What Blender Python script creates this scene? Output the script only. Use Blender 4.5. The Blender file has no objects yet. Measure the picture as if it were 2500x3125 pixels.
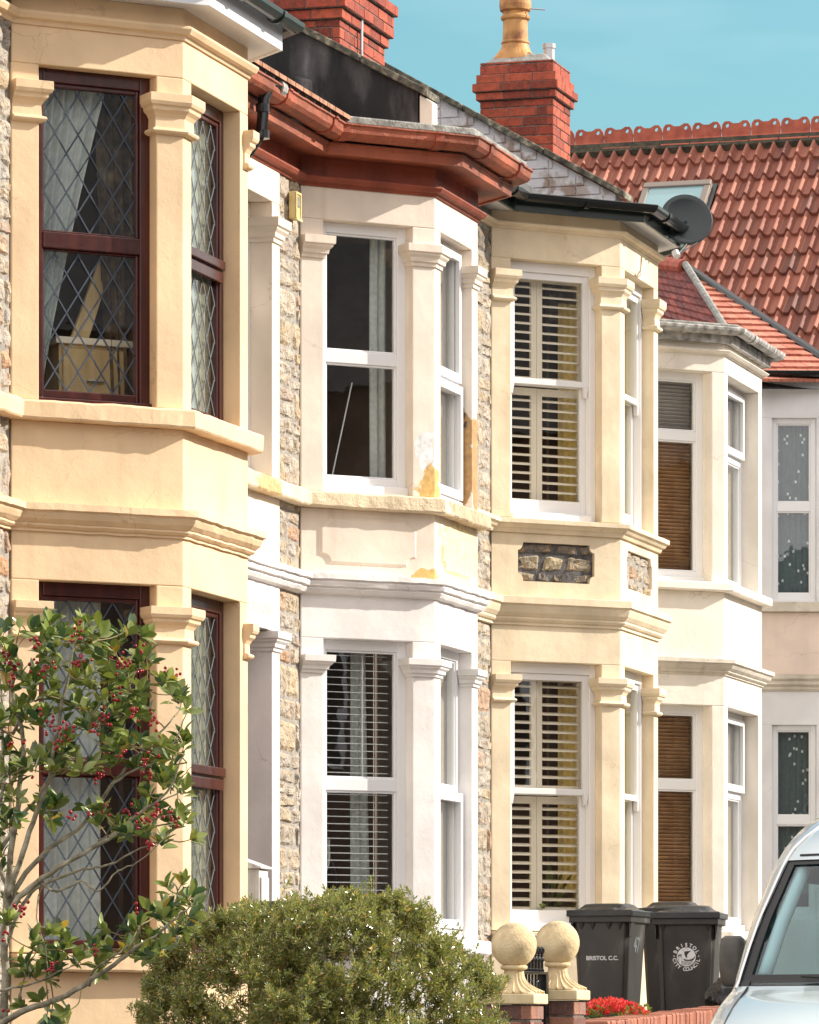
import bpy, bmesh, math, random
from mathutils import Vector, Matrix, noise
from mathutils.geometry import tessellate_polygon
R = math.radians
random.seed(7)
S = bpy.context.scene
COL = S.collection

# ---------------------------------------------------------------- camera, sky, sun, exposure
TH = R(16.35)
CT, ST = math.cos(TH), math.sin(TH)
CAMZ, F = 1.6, 15000.0
cam = bpy.data.cameras.new("camera"); camo = bpy.data.objects.new("camera", cam); COL.objects.link(camo)
camo.location = (0, 0, CAMZ); camo.rotation_euler = (math.pi/2, 0, TH - math.pi/2)
cam.sensor_fit = 'HORIZONTAL'; cam.sensor_width = 36.0; cam.lens = 36.0*F/2500.0
cam.shift_y = (3150-1562.5)/2500.0
cam.clip_start = 0.5; cam.clip_end = 3000
S.camera = camo
SUN = Vector((.39, -.78, .51)).normalized()
w = bpy.data.worlds.new("World"); S.world = w; w.use_nodes = True
nt = w.node_tree; nt.nodes.clear()
sky = nt.nodes.new('ShaderNodeTexSky'); sky.sky_type = 'NISHITA'; sky.sun_disc = False
sky.sun_elevation = math.asin(SUN.z); sky.sun_rotation = math.atan2(SUN.x, SUN.y)
sky.air_density = 1.3; sky.dust_density = 2.4; sky.ozone_density = .9
tint = nt.nodes.new('ShaderNodeMix'); tint.data_type = 'RGBA'; tint.blend_type = 'MULTIPLY'; tint.inputs[0].default_value = 1
tint.inputs[7].default_value = (.375, .615, .64, 1)
bg = nt.nodes.new('ShaderNodeBackground'); bg.inputs[1].default_value = .15
wo = nt.nodes.new('ShaderNodeOutputWorld')
nt.links.new(sky.outputs[0], tint.inputs[6])
# thin high cloud streaks, a pattern of the sky itself
tcw = nt.nodes.new('ShaderNodeTexCoord'); mpw = nt.nodes.new('ShaderNodeMapping'); mpw.inputs['Scale'].default_value = (3, 3, 16); mpw.inputs['Rotation'].default_value = (.35, .1, 0)
nzw = nt.nodes.new('ShaderNodeTexNoise'); nzw.inputs['Scale'].default_value = 2.2; nzw.inputs['Detail'].default_value = 4
rmw = nt.nodes.new('ShaderNodeMapRange'); rmw.inputs[1].default_value = .5; rmw.inputs[2].default_value = .8; rmw.inputs[3].default_value = 0; rmw.inputs[4].default_value = .34
mxw = nt.nodes.new('ShaderNodeMix'); mxw.data_type = 'RGBA'; mxw.inputs[7].default_value = (3.2, 4.1, 4.15, 1)
nt.links.new(tcw.outputs['Generated'], mpw.inputs[0]); nt.links.new(mpw.outputs[0], nzw.inputs['Vector']); nt.links.new(nzw.outputs[0], rmw.inputs[0])
nt.links.new(rmw.outputs[0], mxw.inputs[0]); nt.links.new(tint.outputs[2], mxw.inputs[6])
# unseen pale cloud added for neutral fill light, clear teal kept down the street
dtw = nt.nodes.new('ShaderNodeVectorMath'); dtw.operation = 'DOT_PRODUCT'; dtw.inputs[1].default_value = (CT*.985, ST*.985, .17)
nrw = nt.nodes.new('ShaderNodeVectorMath'); nrw.operation = 'NORMALIZE'
nt.links.new(tcw.outputs['Generated'], nrw.inputs[0]); nt.links.new(nrw.outputs[0], dtw.inputs[0])
mrw = nt.nodes.new('ShaderNodeMapRange'); mrw.interpolation_type = 'SMOOTHSTEP'; mrw.inputs[1].default_value = .72; mrw.inputs[2].default_value = .97
nt.links.new(dtw.outputs['Value'], mrw.inputs[0])
hzw = nt.nodes.new('ShaderNodeMix'); hzw.data_type = 'RGBA'; hzw.inputs[6].default_value = (5.9, 5.6, 5.45, 1)
nt.links.new(mrw.outputs[0], hzw.inputs[0]); nt.links.new(mxw.outputs[2], hzw.inputs[7])
nt.links.new(hzw.outputs[2], bg.inputs[0]); nt.links.new(bg.outputs[0], wo.inputs[0])
sl = bpy.data.lights.new("sun", 'SUN'); sl.energy = 3.9; sl.angle = R(.5); sl.color = (1, .93, .82)
so = bpy.data.objects.new("sun", sl); COL.objects.link(so); so.rotation_euler = SUN.to_track_quat('Z', 'Y').to_euler()
so.location = (20, -20, 20)
S.view_settings.view_transform = 'Standard'; S.view_settings.look = 'None'
S.view_settings.exposure = 0.84; S.view_settings.gamma = 1
S.cycles.max_bounces = 8; S.cycles.transparent_max_bounces = 24
S.cycles.use_denoising = True

# ---------------------------------------------------------------- helpers
def P(px, py, D):                      # a point seen at photo pixel (px,py), D metres down the view axis, as world metres
    r = (px-1250)/F*D
    return Vector((r*ST+D*CT, -r*CT+D*ST, CAMZ+(3150-py)/F*D))
ORG = {}
def root(name, label, cat, loc, rz=0, group=None):
    o = bpy.data.objects.new(name, None); COL.objects.link(o); o.location = loc; o.rotation_euler = (0, 0, rz)
    o.empty_display_size = .2
    o['label'] = label; o['category'] = cat
    if group: o['group'] = group
    ORG[o.name] = Vector(loc)
    return o
def tag(o, label, cat, group=None, kind=None):
    if label: o['label'] = label
    if cat: o['category'] = cat
    if group: o['group'] = group
    if kind: o['kind'] = kind
    return o
class MB:
    def __init__(s): s.v = []; s.f = []; s.mi = []
    def add(s, vs, fs, mi=0):
        n = len(s.v); s.v += [tuple(p) for p in vs]; s.f += [tuple(i+n for i in f) for f in fs]; s.mi += [mi]*len(fs)
    def box8(s, c, mi=0):              # 8 corners: bottom 4 ccw, top 4
        s.add(c, [(3,2,1,0),(4,5,6,7),(0,1,5,4),(1,2,6,5),(2,3,7,6),(3,0,4,7)], mi)
    def box(s, x0, x1, y0, y1, z0, z1, mi=0):
        s.box8([(x0,y0,z0),(x1,y0,z0),(x1,y1,z0),(x0,y1,z0),(x0,y0,z1),(x1,y0,z1),(x1,y1,z1),(x0,y1,z1)], mi)
    def sbox(s, g, a0, a1, b0, b1, z0, z1, mi=0):
        s.box8([g.p(a0,b0,z0),g.p(a1,b0,z0),g.p(a1,b1,z0),g.p(a0,b1,z0),g.p(a0,b0,z1),g.p(a1,b0,z1),g.p(a1,b1,z1),g.p(a0,b1,z1)], mi)
    def prism(s, poly, z0, z1, mi=0):
        n = len(poly)
        vs = [(p[0],p[1],z0) for p in poly]+[(p[0],p[1],z1) for p in poly]
        s.add(vs, [tuple(range(n-1,-1,-1)), tuple(range(n,2*n))]+[(i,(i+1)%n,n+(i+1)%n,n+i) for i in range(n)], mi)
    def tube(s, pts, rad, n=8, mi=0, cap=True):
        pts = [Vector(p) for p in pts]; m = len(pts)
        if not isinstance(rad, (list, tuple)): rad = [rad]*m
        base = len(s.v); up = Vector((0,0,1)); pu = None
        for i, p in enumerate(pts):
            d = (pts[min(i+1,m-1)]-pts[max(i-1,0)]).normalized()
            if pu is None:
                pu = d.cross(up) if abs(d.z) < .95 else d.cross(Vector((1,0,0)))
            pu = (pu - d*pu.dot(d)).normalized(); pv = d.cross(pu)
            for k in range(n):
                a = 2*math.pi*k/n
                s.v.append(tuple(p+(pu*math.cos(a)+pv*math.sin(a))*rad[i]))
        for i in range(m-1):
            for k in range(n):
                s.f.append((base+i*n+k, base+i*n+(k+1)%n, base+(i+1)*n+(k+1)%n, base+(i+1)*n+k)); s.mi.append(mi)
        if cap:
            s.f.append(tuple(base+k for k in range(n-1,-1,-1))); s.mi.append(mi)
            s.f.append(tuple(base+(m-1)*n+k for k in range(n))); s.mi.append(mi)
    def lathe(s, cx, cy, prof, n=24, mi=0, sq=None):    # prof [(r,z)], sq: list of squareness per ring
        base = len(s.v)
        for j, (r, z) in enumerate(prof):
            q = sq[j] if sq else 0
            for k in range(n):
                a = 2*math.pi*(k+.5)/n; c, d = math.cos(a), math.sin(a)
                m = max(abs(c), abs(d)); f = (1-q)+q/m
                s.v.append((cx+r*c*f, cy+r*d*f, z))
        for j in range(len(prof)-1):
            for k in range(n):
                s.f.append((base+j*n+k, base+j*n+(k+1)%n, base+(j+1)*n+(k+1)%n, base+(j+1)*n+k)); s.mi.append(mi)
        s.f.append(tuple(base+k for k in range(n-1,-1,-1))); s.mi.append(mi)
        s.f.append(tuple(base+(len(prof)-1)*n+k for k in range(n))); s.mi.append(mi)
    def build(s, name, mats, parent=None, bevel=0, smooth=False, local=False, recalc=True, seg=2):
        me = bpy.data.meshes.new(name)
        o = bpy.data.objects.new(name, me); COL.objects.link(o)
        off = Vector((0,0,0))
        if parent is not None:
            if not local: off = ORG.get(parent.name, Vector((0,0,0)))
            ORG[o.name] = off
            o.parent = parent
        me.from_pydata([(v[0]-off.x, v[1]-off.y, v[2]-off.z) for v in s.v], [], s.f)
        if not isinstance(mats, (list, tuple)): mats = [mats]
        for m in mats: me.materials.append(m)
        if len(mats) > 1: me.polygons.foreach_set('material_index', s.mi)
        if recalc:
            bm = bmesh.new(); bm.from_mesh(me); bmesh.ops.recalc_face_normals(bm, faces=bm.faces); bm.to_mesh(me); bm.free()
        if smooth: me.polygons.foreach_set('use_smooth', [True]*len(me.polygons))
        me.update()
        if bevel:
            b = o.modifiers.new('bevel', 'BEVEL'); b.width = bevel; b.segments = seg; b.limit_method = 'ANGLE'; b.angle_limit = R(40)
            b.harden_normals = False
        return o
class Seg:                              # a wall line in plan: a along it, b into the wall, z up
    def __init__(s, p0, p1):
        s.p0 = Vector((p0[0],p0[1])); s.p1 = Vector((p1[0],p1[1])); d = s.p1-s.p0; s.L = d.length; s.u = d/s.L; s.w = Vector((-s.u.y, s.u.x))
    def p(s, a, b, z):
        q = s.p0+s.u*a+s.w*b; return Vector((q.x, q.y, z))
    def p2(s, a, b): return s.p0+s.u*a+s.w*b
def offs(path, o):                      # offset an open plan path outward by o with mitres
    n = len(path); out = []
    sg = [Seg(path[i], path[i+1]) for i in range(n-1)]
    for i in range(n):
        p = Vector((path[i][0], path[i][1]))
        if i == 0: m = -sg[0].w
        elif i == n-1: m = -sg[-1].w
        else:
            a, b = -sg[i-1].w, -sg[i].w; m = (a+b)/(1+a.dot(b))
        out.append(p+m*o)
    return out
def sweep(mb, path, prof, step=0, rough=0, seed=0, mi=0):    # closed profile [(o,z)] mitred along path
    if step:
        np_ = []
        for i in range(len(path)-1):
            a, b = Vector(path[i][:2]), Vector(path[i+1][:2]); k = max(1, int((b-a).length/step))
            for j in range(k): np_.append(a.lerp(b, j/k))
        np_.append(Vector(path[-1][:2])); path = np_
    n, m = len(path), len(prof); base = len(mb.v)
    cols = [offs(path, o) for o, z in prof]
    for i in range(n):
        for j in range(m):
            q = cols[j][i]; z = prof[j][1]
            if rough and prof[j][0] > 0:
                nz = noise.noise_vector(Vector((q.x*9+seed, q.y*9, z*14)))+noise.noise_vector(Vector((q.x*30, q.y*30+seed, z*30)))*.5
                mb.v.append((q.x+nz.x*rough, q.y+nz.y*rough, z+nz.z*rough))
            else: mb.v.append((q.x, q.y, z))
    for i in range(n-1):
        for j in range(m):
            mb.f.append((base+i*m+j, base+(i+1)*m+j, base+(i+1)*m+(j+1)%m, base+i*m+(j+1)%m)); mb.mi.append(mi)
    mb.f.append(tuple(base+j for j in range(m))); mb.f.append(tuple(base+(n-1)*m+j for j in range(m-1,-1,-1))); mb.mi += [mi, mi]
def plan_plate(poly, hole, thick, seg, mb, mi=0):    # plate in wall plane (a,z) with a hole, front at b=0
    loops = [[Vector((a, z, 0)) for a, z in poly], [Vector((a, z, 0)) for a, z in hole]]
    tris = tessellate_polygon(loops); flat = poly+hole
    vs = [seg.p(a, 0, z) for a, z in flat]
    mb.add(vs, [tuple(t) for t in tris], mi)
    n = len(hole)
    mb.add([seg.p(a, 0, z) for a, z in hole]+[seg.p(a, thick, z) for a, z in hole], [(i,(i+1)%n,n+(i+1)%n,n+i) for i in range(n)], mi)

# ---------------------------------------------------------------- materials
def base_mat(name):
    m = bpy.data.materials.new(name); m.use_nodes = True; t = m.node_tree; t.nodes.clear()
    out = t.nodes.new('ShaderNodeOutputMaterial'); b = t.nodes.new('ShaderNodeBsdfPrincipled')
    t.links.new(b.outputs[0], out.inputs[0]); return m, t, b, out
def N(t, kind, **kw):
    n = t.nodes.new(kind)
    for k, v in kw.items(): setattr(n, k, v)
    return n
def mixc(t, fac, c1, c2, mode='MIX'):
    n = N(t, 'ShaderNodeMix', data_type='RGBA', blend_type=mode)
    for idx, v in ((0, fac), (6, c1), (7, c2)):
        if hasattr(v, 'links') or hasattr(v, 'is_linked'): t.links.new(v, n.inputs[idx])
        else: n.inputs[idx].default_value = v if idx == 0 else (v[0], v[1], v[2], 1)
    return n.outputs[2]
def noisef(t, scale, detail=4, lo=.35, hi=.65, coord='Object', sc=(1,1,1), dist=0, a=0, b=1):
    tc = N(t, 'ShaderNodeTexCoord'); mp = N(t, 'ShaderNodeMapping'); mp.inputs['Scale'].default_value = sc
    t.links.new(tc.outputs[coord], mp.inputs[0])
    nz = N(t, 'ShaderNodeTexNoise'); nz.inputs['Scale'].default_value = scale; nz.inputs['Detail'].default_value = detail; nz.inputs['Distortion'].default_value = dist
    t.links.new(mp.outputs[0], nz.inputs['Vector'])
    mr = N(t, 'ShaderNodeMapRange'); mr.inputs[1].default_value = lo; mr.inputs[2].default_value = hi; mr.inputs[3].default_value = a; mr.inputs[4].default_value = b
    t.links.new(nz.outputs[0], mr.inputs[0]); return mr.outputs[0]
def bump(t, b, h, strength, dist=.01, prev=None):
    n = N(t, 'ShaderNodeBump'); n.inputs['Strength'].default_value = strength; n.inputs['Distance'].default_value = dist
    t.links.new(h, n.inputs['Height'])
    if prev: t.links.new(prev, n.inputs['Normal'])
    t.links.new(n.outputs[0], b.inputs['Normal']); return n.outputs[0]
def ramp(t, fac, stops):
    r = N(t, 'ShaderNodeValToRGB'); e = r.color_ramp.elements
    while len(e) < len(stops): e.new(.5)
    for i, (p, c) in enumerate(stops): e[i].position = p; e[i].color = (c[0], c[1], c[2], 1)
    t.links.new(fac, r.inputs[0]); return r.outputs[0]
def island(t):
    g = N(t, 'ShaderNodeNewGeometry'); return g.outputs['Random Per Island']
def plain(name, col, rough=.5, metal=0, coat=0, spec=.5):
    m, t, b, o = base_mat(name); b.inputs['Base Color'].default_value = (*col, 1); b.inputs['Roughness'].default_value = rough
    b.inputs['Metallic'].default_value = metal; b.inputs['Coat Weight'].default_value = coat; b.inputs['Specular IOR Level'].default_value = spec
    return m
def paint(name, col, dirt=None, var=.13, streak=.25, bmp=.35, rough=.62, spots=None, spotcol=(.62,.36,.10), grime=(.45,.40,.34)):
    """masonry paint: slight patchiness, rain streaks, roller and blister relief, optional worn patches"""
    m, t, b, o = base_mat(name)
    c = mixc(t, noisef(t, 2.3, 5), [x*(1-var) for x in col], [min(1, x*(1+var*.4)) for x in col])
    st = noisef(t, 9, 4, .55, .8, sc=(1,1,.09), b=streak)
    c = mixc(t, st, c, [x*y for x, y in zip(col, grime)])
    vo = N(t, 'ShaderNodeTexVoronoi'); vo.feature = 'DISTANCE_TO_EDGE'; vo.inputs['Scale'].default_value = 1.7
    tcv = N(t, 'ShaderNodeTexCoord'); nzv = N(t, 'ShaderNodeTexNoise'); nzv.inputs['Scale'].default_value = 9; nzv.inputs['Detail'].default_value = 5
    t.links.new(tcv.outputs['Object'], nzv.inputs['Vector']); vv = N(t, 'ShaderNodeVectorMath', operation='MULTIPLY_ADD'); vv.inputs[1].default_value = (.16,.16,.16)
    t.links.new(nzv.outputs['Color'], vv.inputs[0]); t.links.new(tcv.outputs['Object'], vv.inputs[2]); t.links.new(vv.outputs[0], vo.inputs['Vector'])
    mrv = N(t, 'ShaderNodeMapRange'); mrv.inputs[1].default_value = .002; mrv.inputs[2].default_value = .006; mrv.inputs[3].default_value = .32; mrv.inputs[4].default_value = 0; t.links.new(vo.outputs['Distance'], mrv.inputs[0])
    mlv = N(t, 'ShaderNodeMath', operation='MULTIPLY'); t.links.new(mrv.outputs[0], mlv.inputs[0]); t.links.new(noisef(t, 1.3, 2, .50, .60), mlv.inputs[1])
    c = mixc(t, mlv.outputs[0], c, [x*y*.75 for x, y in zip(col, grime)])
    sp = noisef(t, 60, 3, .68, .75, b=streak*.9)
    c = mixc(t, sp, c, [x*y for x, y in zip(col, grime)])
    if spots:
        tc = N(t, 'ShaderNodeTexCoord'); nz = N(t, 'ShaderNodeTexNoise'); nz.inputs['Scale'].default_value = 14; nz.inputs['Detail'].default_value = 6
        t.links.new(tc.outputs['Object'], nz.inputs['Vector'])
        for (x, y, z, sx, sz, rad, cc) in spots:
            mp = N(t, 'ShaderNodeMapping'); mp.vector_type = 'POINT'
            mp.inputs['Scale'].default_value = (sx, sx, sz); mp.inputs['Location'].default_value = (-x*sx, -y*sx, -z*sz)
            t.links.new(tc.outputs['Object'], mp.inputs[0])
            ln = N(t, 'ShaderNodeVectorMath', operation='LENGTH'); t.links.new(mp.outputs[0], ln.inputs[0])
            ad = N(t, 'ShaderNodeMath', operation='MULTIPLY_ADD'); t.links.new(nz.outputs[0], ad.inputs[0]); ad.inputs[1].default_value = rad*1.6
            t.links.new(ln.outputs['Value'], ad.inputs[2])
            mr = N(t, 'ShaderNodeMapRange'); mr.inputs[1].default_value = rad*1.75; mr.inputs[2].default_value = rad*1.83; mr.inputs[3].default_value = 1; mr.inputs[4].default_value = 0
            t.links.new(ad.outputs[0], mr.inputs[0])
            dk = mixc(t, noisef(t, 25, 5), [x*.7 for x in cc], cc)
            c = mixc(t, mr.outputs[0], c, dk)
    t.links.new(c, b.inputs['Base Color']); b.inputs['Roughness'].default_value = rough
    n1 = bump(t, b, noisef(t, 12, 5, 0, 1), bmp, .02); n2 = bump(t, b, noisef(t, 90, 3, .3, .9), bmp*.6, .004, n1)
    bump(t, b, noisef(t, 38, 2, .62, .75), bmp*.7, .004, n2)
    return m
def stone_mat(name, stops, bscale=25):
    m, t, b, o = base_mat(name)
    c = ramp(t, island(t), stops)
    c = mixc(t, noisef(t, bscale*.5, 6, .42, .75), c, mixc(t, .6, c, (.12,.10,.08)))
    c = mixc(t, noisef(t, bscale, 4, .5, .72, b=.7), c, mixc(t, .8, c, (.55,.32,.12)))
    c = mixc(t, noisef(t, bscale*3, 3, .64, .78, b=.6), c, (.03,.025,.02))
    t.links.new(c, b.inputs['Base Color']); b.inputs['Roughness'].default_value = .9
    n1 = bump(t, b, noisef(t, bscale*.7, 7, 0, 1, dist=.6), 1, .05); bump(t, b, noisef(t, bscale*3.5, 5, 0, 1), .6, .012, n1)
    return m
def brick_mat(name, cols, soot=.3, white=0):
    m, t, b, o = base_mat(name)
    c = ramp(t, island(t), cols)
    c = mixc(t, noisef(t, 18, 5, .4, .75, b=soot), c, (.03,.02,.018))
    c = mixc(t, noisef(t, 60, 4, .45, .8, b=.4), c, mixc(t, .6, c, (.5,.2,.1)))
    if white: c = mixc(t, noisef(t, 7, 6, .42, .5, b=white), c, (.62,.62,.64))
    t.links.new(c, b.inputs['Base Color']); b.inputs['Roughness'].default_value = .85
    bump(t, b, noisef(t, 70, 5, 0, 1), .6, .01); return m
def noisy(name, stops, scale, rough=.8, bs=.5, bd=.01, sc=(1,1,1), detail=6, lo=.3, hi=.7, bscale=None, metal=0):
    m, t, b, o = base_mat(name)
    t.links.new(ramp(t, noisef(t, scale, detail, lo, hi, sc=sc), stops), b.inputs['Base Color']); b.inputs['Roughness'].default_value = rough
    b.inputs['Metallic'].default_value = metal
    bump(t, b, noisef(t, bscale or scale*3, 5, 0, 1), bs, bd); return m
def leaf_mat(name, stops, rough, trans=.25, spec=.5, edge=None):
    m, t, b, o = base_mat(name)
    c = ramp(t, island(t), stops)
    g = N(t, 'ShaderNodeNewGeometry')
    c = mixc(t, g.outputs['Backfacing'], c, mixc(t, .55, c, edge or (.25,.30,.06)))
    t.links.new(c, b.inputs['Base Color']); b.inputs['Roughness'].default_value = rough; b.inputs['Specular IOR Level'].default_value = spec
    tr = N(t, 'ShaderNodeBsdfTranslucent'); t.links.new(mixc(t, .5, c, (.35,.42,.06)), tr.inputs[0])
    mx = N(t, 'ShaderNodeMixShader'); mx.inputs[0].default_value = trans
    t.links.new(b.outputs[0], mx.inputs[1]); t.links.new(tr.outputs[0], mx.inputs[2]); t.links.new(mx.outputs[0], o.inputs[0])
    return m
def cloth(name, col, trans=.4, stripe=0):
    m, t, b, o = base_mat(name)
    c = mixc(t, noisef(t, 30, 3), [x*.85 for x in col], col)
    if stripe: c = mixc(t, noisef(t, 26, 2, .62, .66, sc=(1,1,.8)), c, (.75,.85,.85))
    t.links.new(c, b.inputs['Base Color']); b.inputs['Roughness'].default_value = .9
    tr = N(t, 'ShaderNodeBsdfTranslucent'); t.links.new(c, tr.inputs[0])
    mx = N(t, 'ShaderNodeMixShader'); mx.inputs[0].default_value = trans
    t.links.new(b.outputs[0], mx.inputs[1]); t.links.new(tr.outputs[0], mx.inputs[2]); t.links.new(mx.outputs[0], o.inputs[0]); return m
def glass_mat(name, tint=(1,1,1), wav=.0, ior=1.65):
    m, t, b, o = base_mat(name); t.nodes.remove(b)
    tr = N(t, 'ShaderNodeBsdfTransparent'); tr.inputs[0].default_value = (*tint, 1)
    gl = N(t, 'ShaderNodeBsdfGlossy'); gl.inputs['Roughness'].default_value = .0; gl.inputs[0].default_value = (.95,.97,1,1)
    lw = N(t, 'ShaderNodeLayerWeight'); lw.inputs[0].default_value = .5
    pw = N(t, 'ShaderNodeMath', operation='POWER'); pw.inputs[1].default_value = 5; t.links.new(lw.outputs['Facing'], pw.inputs[0])
    fr = N(t, 'ShaderNodeMath', operation='MULTIPLY_ADD'); fr.inputs[1].default_value = .9; fr.inputs[2].default_value = ((ior-1)/(ior+1))**2; t.links.new(pw.outputs[0], fr.inputs[0])
    bp = N(t, 'ShaderNodeBump'); bp.inputs['Strength'].default_value = wav; bp.inputs['Distance'].default_value = .02
    t.links.new(noisef(t, 3.5, 2, 0, 1), bp.inputs['Height']); t.links.new(bp.outputs[0], gl.inputs['Normal'])
    mx = N(t, 'ShaderNodeMixShader'); t.links.new(fr.outputs[0], mx.inputs[0]); t.links.new(tr.outputs[0], mx.inputs[1]); t.links.new(gl.outputs[0], mx.inputs[2])
    t.links.new(mx.outputs[0], o.inputs[0]); return m

M = {}
M['cream'] = paint('cream paint', (.80,.585,.36), streak=.2, bmp=.17)
M['pale'] = paint('pale peach paint', (.80,.70,.58), streak=.2, bmp=.15)
M['white'] = paint('white masonry paint', (.84,.81,.79), streak=.14, bmp=.16)
M['bath'] = paint('bath stone', (.81,.68,.485), var=.20, streak=.24, bmp=.2, rough=.8, grime=(.8,.6,.35))
M['offwhite'] = paint('off white paint', (.82,.76,.67), streak=.2, bmp=.15)
M['dirtywhite'] = paint('weathered white paint', (.70,.64,.54), var=.3, streak=.6, bmp=.3)
M['coolwhite'] = paint('cool white paint', (.78,.78,.80), streak=.1, bmp=.1)
M['pink'] = paint('pink render', (.80,.66,.57), streak=.12, bmp=.1)
M['terra'] = paint('terracotta gloss paint', (.31,.068,.032), var=.35, streak=.7, bmp=.4, rough=.62, grime=(.35,.3,.3))
M['terra2'] = paint('faded terracotta paint', (.36,.095,.045), var=.45, streak=1.0, bmp=.6, rough=.62, grime=(.3,.25,.2))
rub = [(0,(.42,.36,.28)),(.25,(.52,.46,.38)),(.45,(.42,.38,.33)),(.62,(.52,.42,.29)),(.8,(.44,.42,.39)),(.95,(.52,.30,.17)),(1,(.54,.48,.40))]
M['rubble'] = stone_mat('rubble stone', rub)
M['rubbledark'] = stone_mat('dark rubble stone', [(0,(.13,.12,.11)),(.5,(.34,.30,.24)),(.8,(.50,.42,.28)),(1,(.24,.21,.18))])  # darker grey and tan stones for the near panel and top courses
M['darkmortar'] = noisy('dark mortar', [(0,(.05,.048,.048)),(1,(.14,.13,.13))], 20, .95, .6)  # darker mortar behind the near panel
M['browncurtain'] = noisy('brown patterned curtain', [(0,(.02,.014,.01)),(.5,(.09,.06,.035)),(1,(.26,.19,.12))], 9, .95, .2)
M['yellowpatch'] = cloth('pale yellow sheet', (1.0,.93,.74), .25)  # added sheet, pale colour standing in for sunlight on something inside the bay
M['mortar'] = noisy('mortar', [(0,(.20,.18,.155)),(1,(.40,.37,.33))], 20, .95, .6)
M['mahog'] = noisy('mahogany woodgrain frame', [(0,(.030,.006,.005)),(1,(.075,.014,.010))], 6, .28, .15, sc=(3,3,.4))
M['upvc'] = plain('white window frame plastic', (.82,.83,.85), .3)
M['sash'] = plain('white gloss timber', (.84,.83,.82), .35)
M['glass'] = glass_mat('window glass', (.975,.985,.98), .03)
M['lead'] = plain('lead came', (.055,.07,.095), .7, .0, 0, .2)
M['lead2'] = plain('pale lead came', (.17,.185,.195), .5, .5)
M['shutter'] = plain('cream painted shutter', (.95,.85,.70), .45)
M['yblind'] = cloth('pale yellow blind', (.90,.76,.38), .55)
M['wblind'] = plain('white aluminium slat', (.95,.98,.98), .4)
M['bblind'] = noisy('brown wooden slat', [(0,(.34,.17,.075)),(1,(.55,.32,.16))], 9, .45, .1)
M['gblind'] = noisy('grey slat', [(0,(.40,.36,.33)),(1,(.5,.46,.43))], 9, .5, .1)
M['curtain'] = cloth('pale teal curtain', (.86,.93,.92), .3)
M['lace'] = cloth('lace curtain', (.62,.66,.54), .5, 1)
M['net'] = cloth('spotted net curtain', (.10,.16,.18), .3, 1)
M['beigecurtain'] = cloth('beige curtain', (.60,.52,.40), .4)
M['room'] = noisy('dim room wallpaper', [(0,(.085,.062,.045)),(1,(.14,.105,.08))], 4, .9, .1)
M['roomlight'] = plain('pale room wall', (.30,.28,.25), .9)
M['soffit'] = plain('white soffit board', (.80,.82,.86), .4)
M['gutter'] = plain('dark green black gutter', (.018,.030,.026), .22)
M['black'] = plain('black gloss plastic', (.012,.014,.015), .18)
M['greyiron'] = noisy('weathered grey gutter', [(0,(.16,.15,.14)),(.6,(.42,.41,.39)),(1,(.62,.60,.56))], 14, .6, .5)
M['leadsheet'] = noisy('lead sheet', [(0,(.12,.12,.10)),(1,(.34,.34,.31))], 16, .6, .6)
M['slate'] = noisy('slate roof', [(0,(.05,.05,.055)),(1,(.12,.12,.12))], 8, .7, .4)
M['tile'] = noisy('small clay tile', [(0,(.22,.09,.05)),(1,(.5,.27,.16))], 12, .85, .5)
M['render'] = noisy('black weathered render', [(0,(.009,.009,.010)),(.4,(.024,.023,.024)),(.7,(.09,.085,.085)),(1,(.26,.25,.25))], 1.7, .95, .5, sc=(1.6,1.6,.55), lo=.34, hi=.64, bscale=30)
M['coping'] = noisy('mossy stone coping', [(0,(.035,.033,.028)),(.6,(.13,.12,.09)),(1,(.36,.33,.24))], 18, .95, .8)
M['brick'] = brick_mat('red chimney brick', [(0,(.20,.035,.022)),(.3,(.40,.07,.035)),(.6,(.50,.10,.05)),(.85,(.33,.05,.03)),(1,(.12,.03,.022))], .55)
M['wbrick'] = brick_mat('limewashed brick', [(0,(.30,.22,.18)),(.5,(.42,.36,.32)),(1,(.5,.46,.44))], .25, .92)
M['gbrick'] = brick_mat('brown garden brick', [(0,(.13,.05,.035)),(.35,(.30,.10,.06)),(.6,(.10,.055,.05)),(.8,(.36,.16,.10)),(1,(.22,.15,.14))], .3)
M['copingbrick'] = brick_mat('brick on edge coping', [(0,(.26,.08,.045)),(.5,(.40,.15,.09)),(1,(.32,.13,.09))], .3)
M['bmortar'] = noisy('brick mortar', [(0,(.08,.06,.05)),(1,(.24,.20,.17))], 25, .95, .5)
M['pot'] = noisy('buff chimney pot', [(0,(.24,.09,.03)),(.5,(.50,.24,.075)),(1,(.62,.34,.12))], 7, .6, .3)
M['metal'] = plain('steel flue', (.45,.45,.46), .35, .9)
M['cement'] = noisy('cement flaunching', [(0,(.22,.21,.19)),(1,(.42,.41,.38))], 14, .95, .6)
m, t, b, o = base_mat('red roman tile')
c = ramp(t, island(t), [(0,(.20,.065,.042)),(.45,(.29,.098,.062)),(.8,(.38,.145,.092)),(1,(.14,.058,.044))])
c = mixc(t, noisef(t, 5, 6, .35, .75, b=.5), c, (.26,.085,.055)); c = mixc(t, noisef(t, 40, 4, .6, .8, b=.5), c, (.07,.05,.04))
t.links.new(c, b.inputs['Base Color']); b.inputs['Roughness'].default_value = .7; bump(t, b, noisef(t, 60, 4, 0, 1), .3, .006); M['roman'] = m
m, t, b, o = base_mat('flat clay tile')
c = ramp(t, island(t), [(0,(.34,.10,.06)),(.35,(.46,.17,.11)),(.7,(.56,.22,.15)),(1,(.40,.13,.085))])
c = mixc(t, noisef(t, 30, 4, .5, .8, b=.6), c, (.09,.05,.04))
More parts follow.
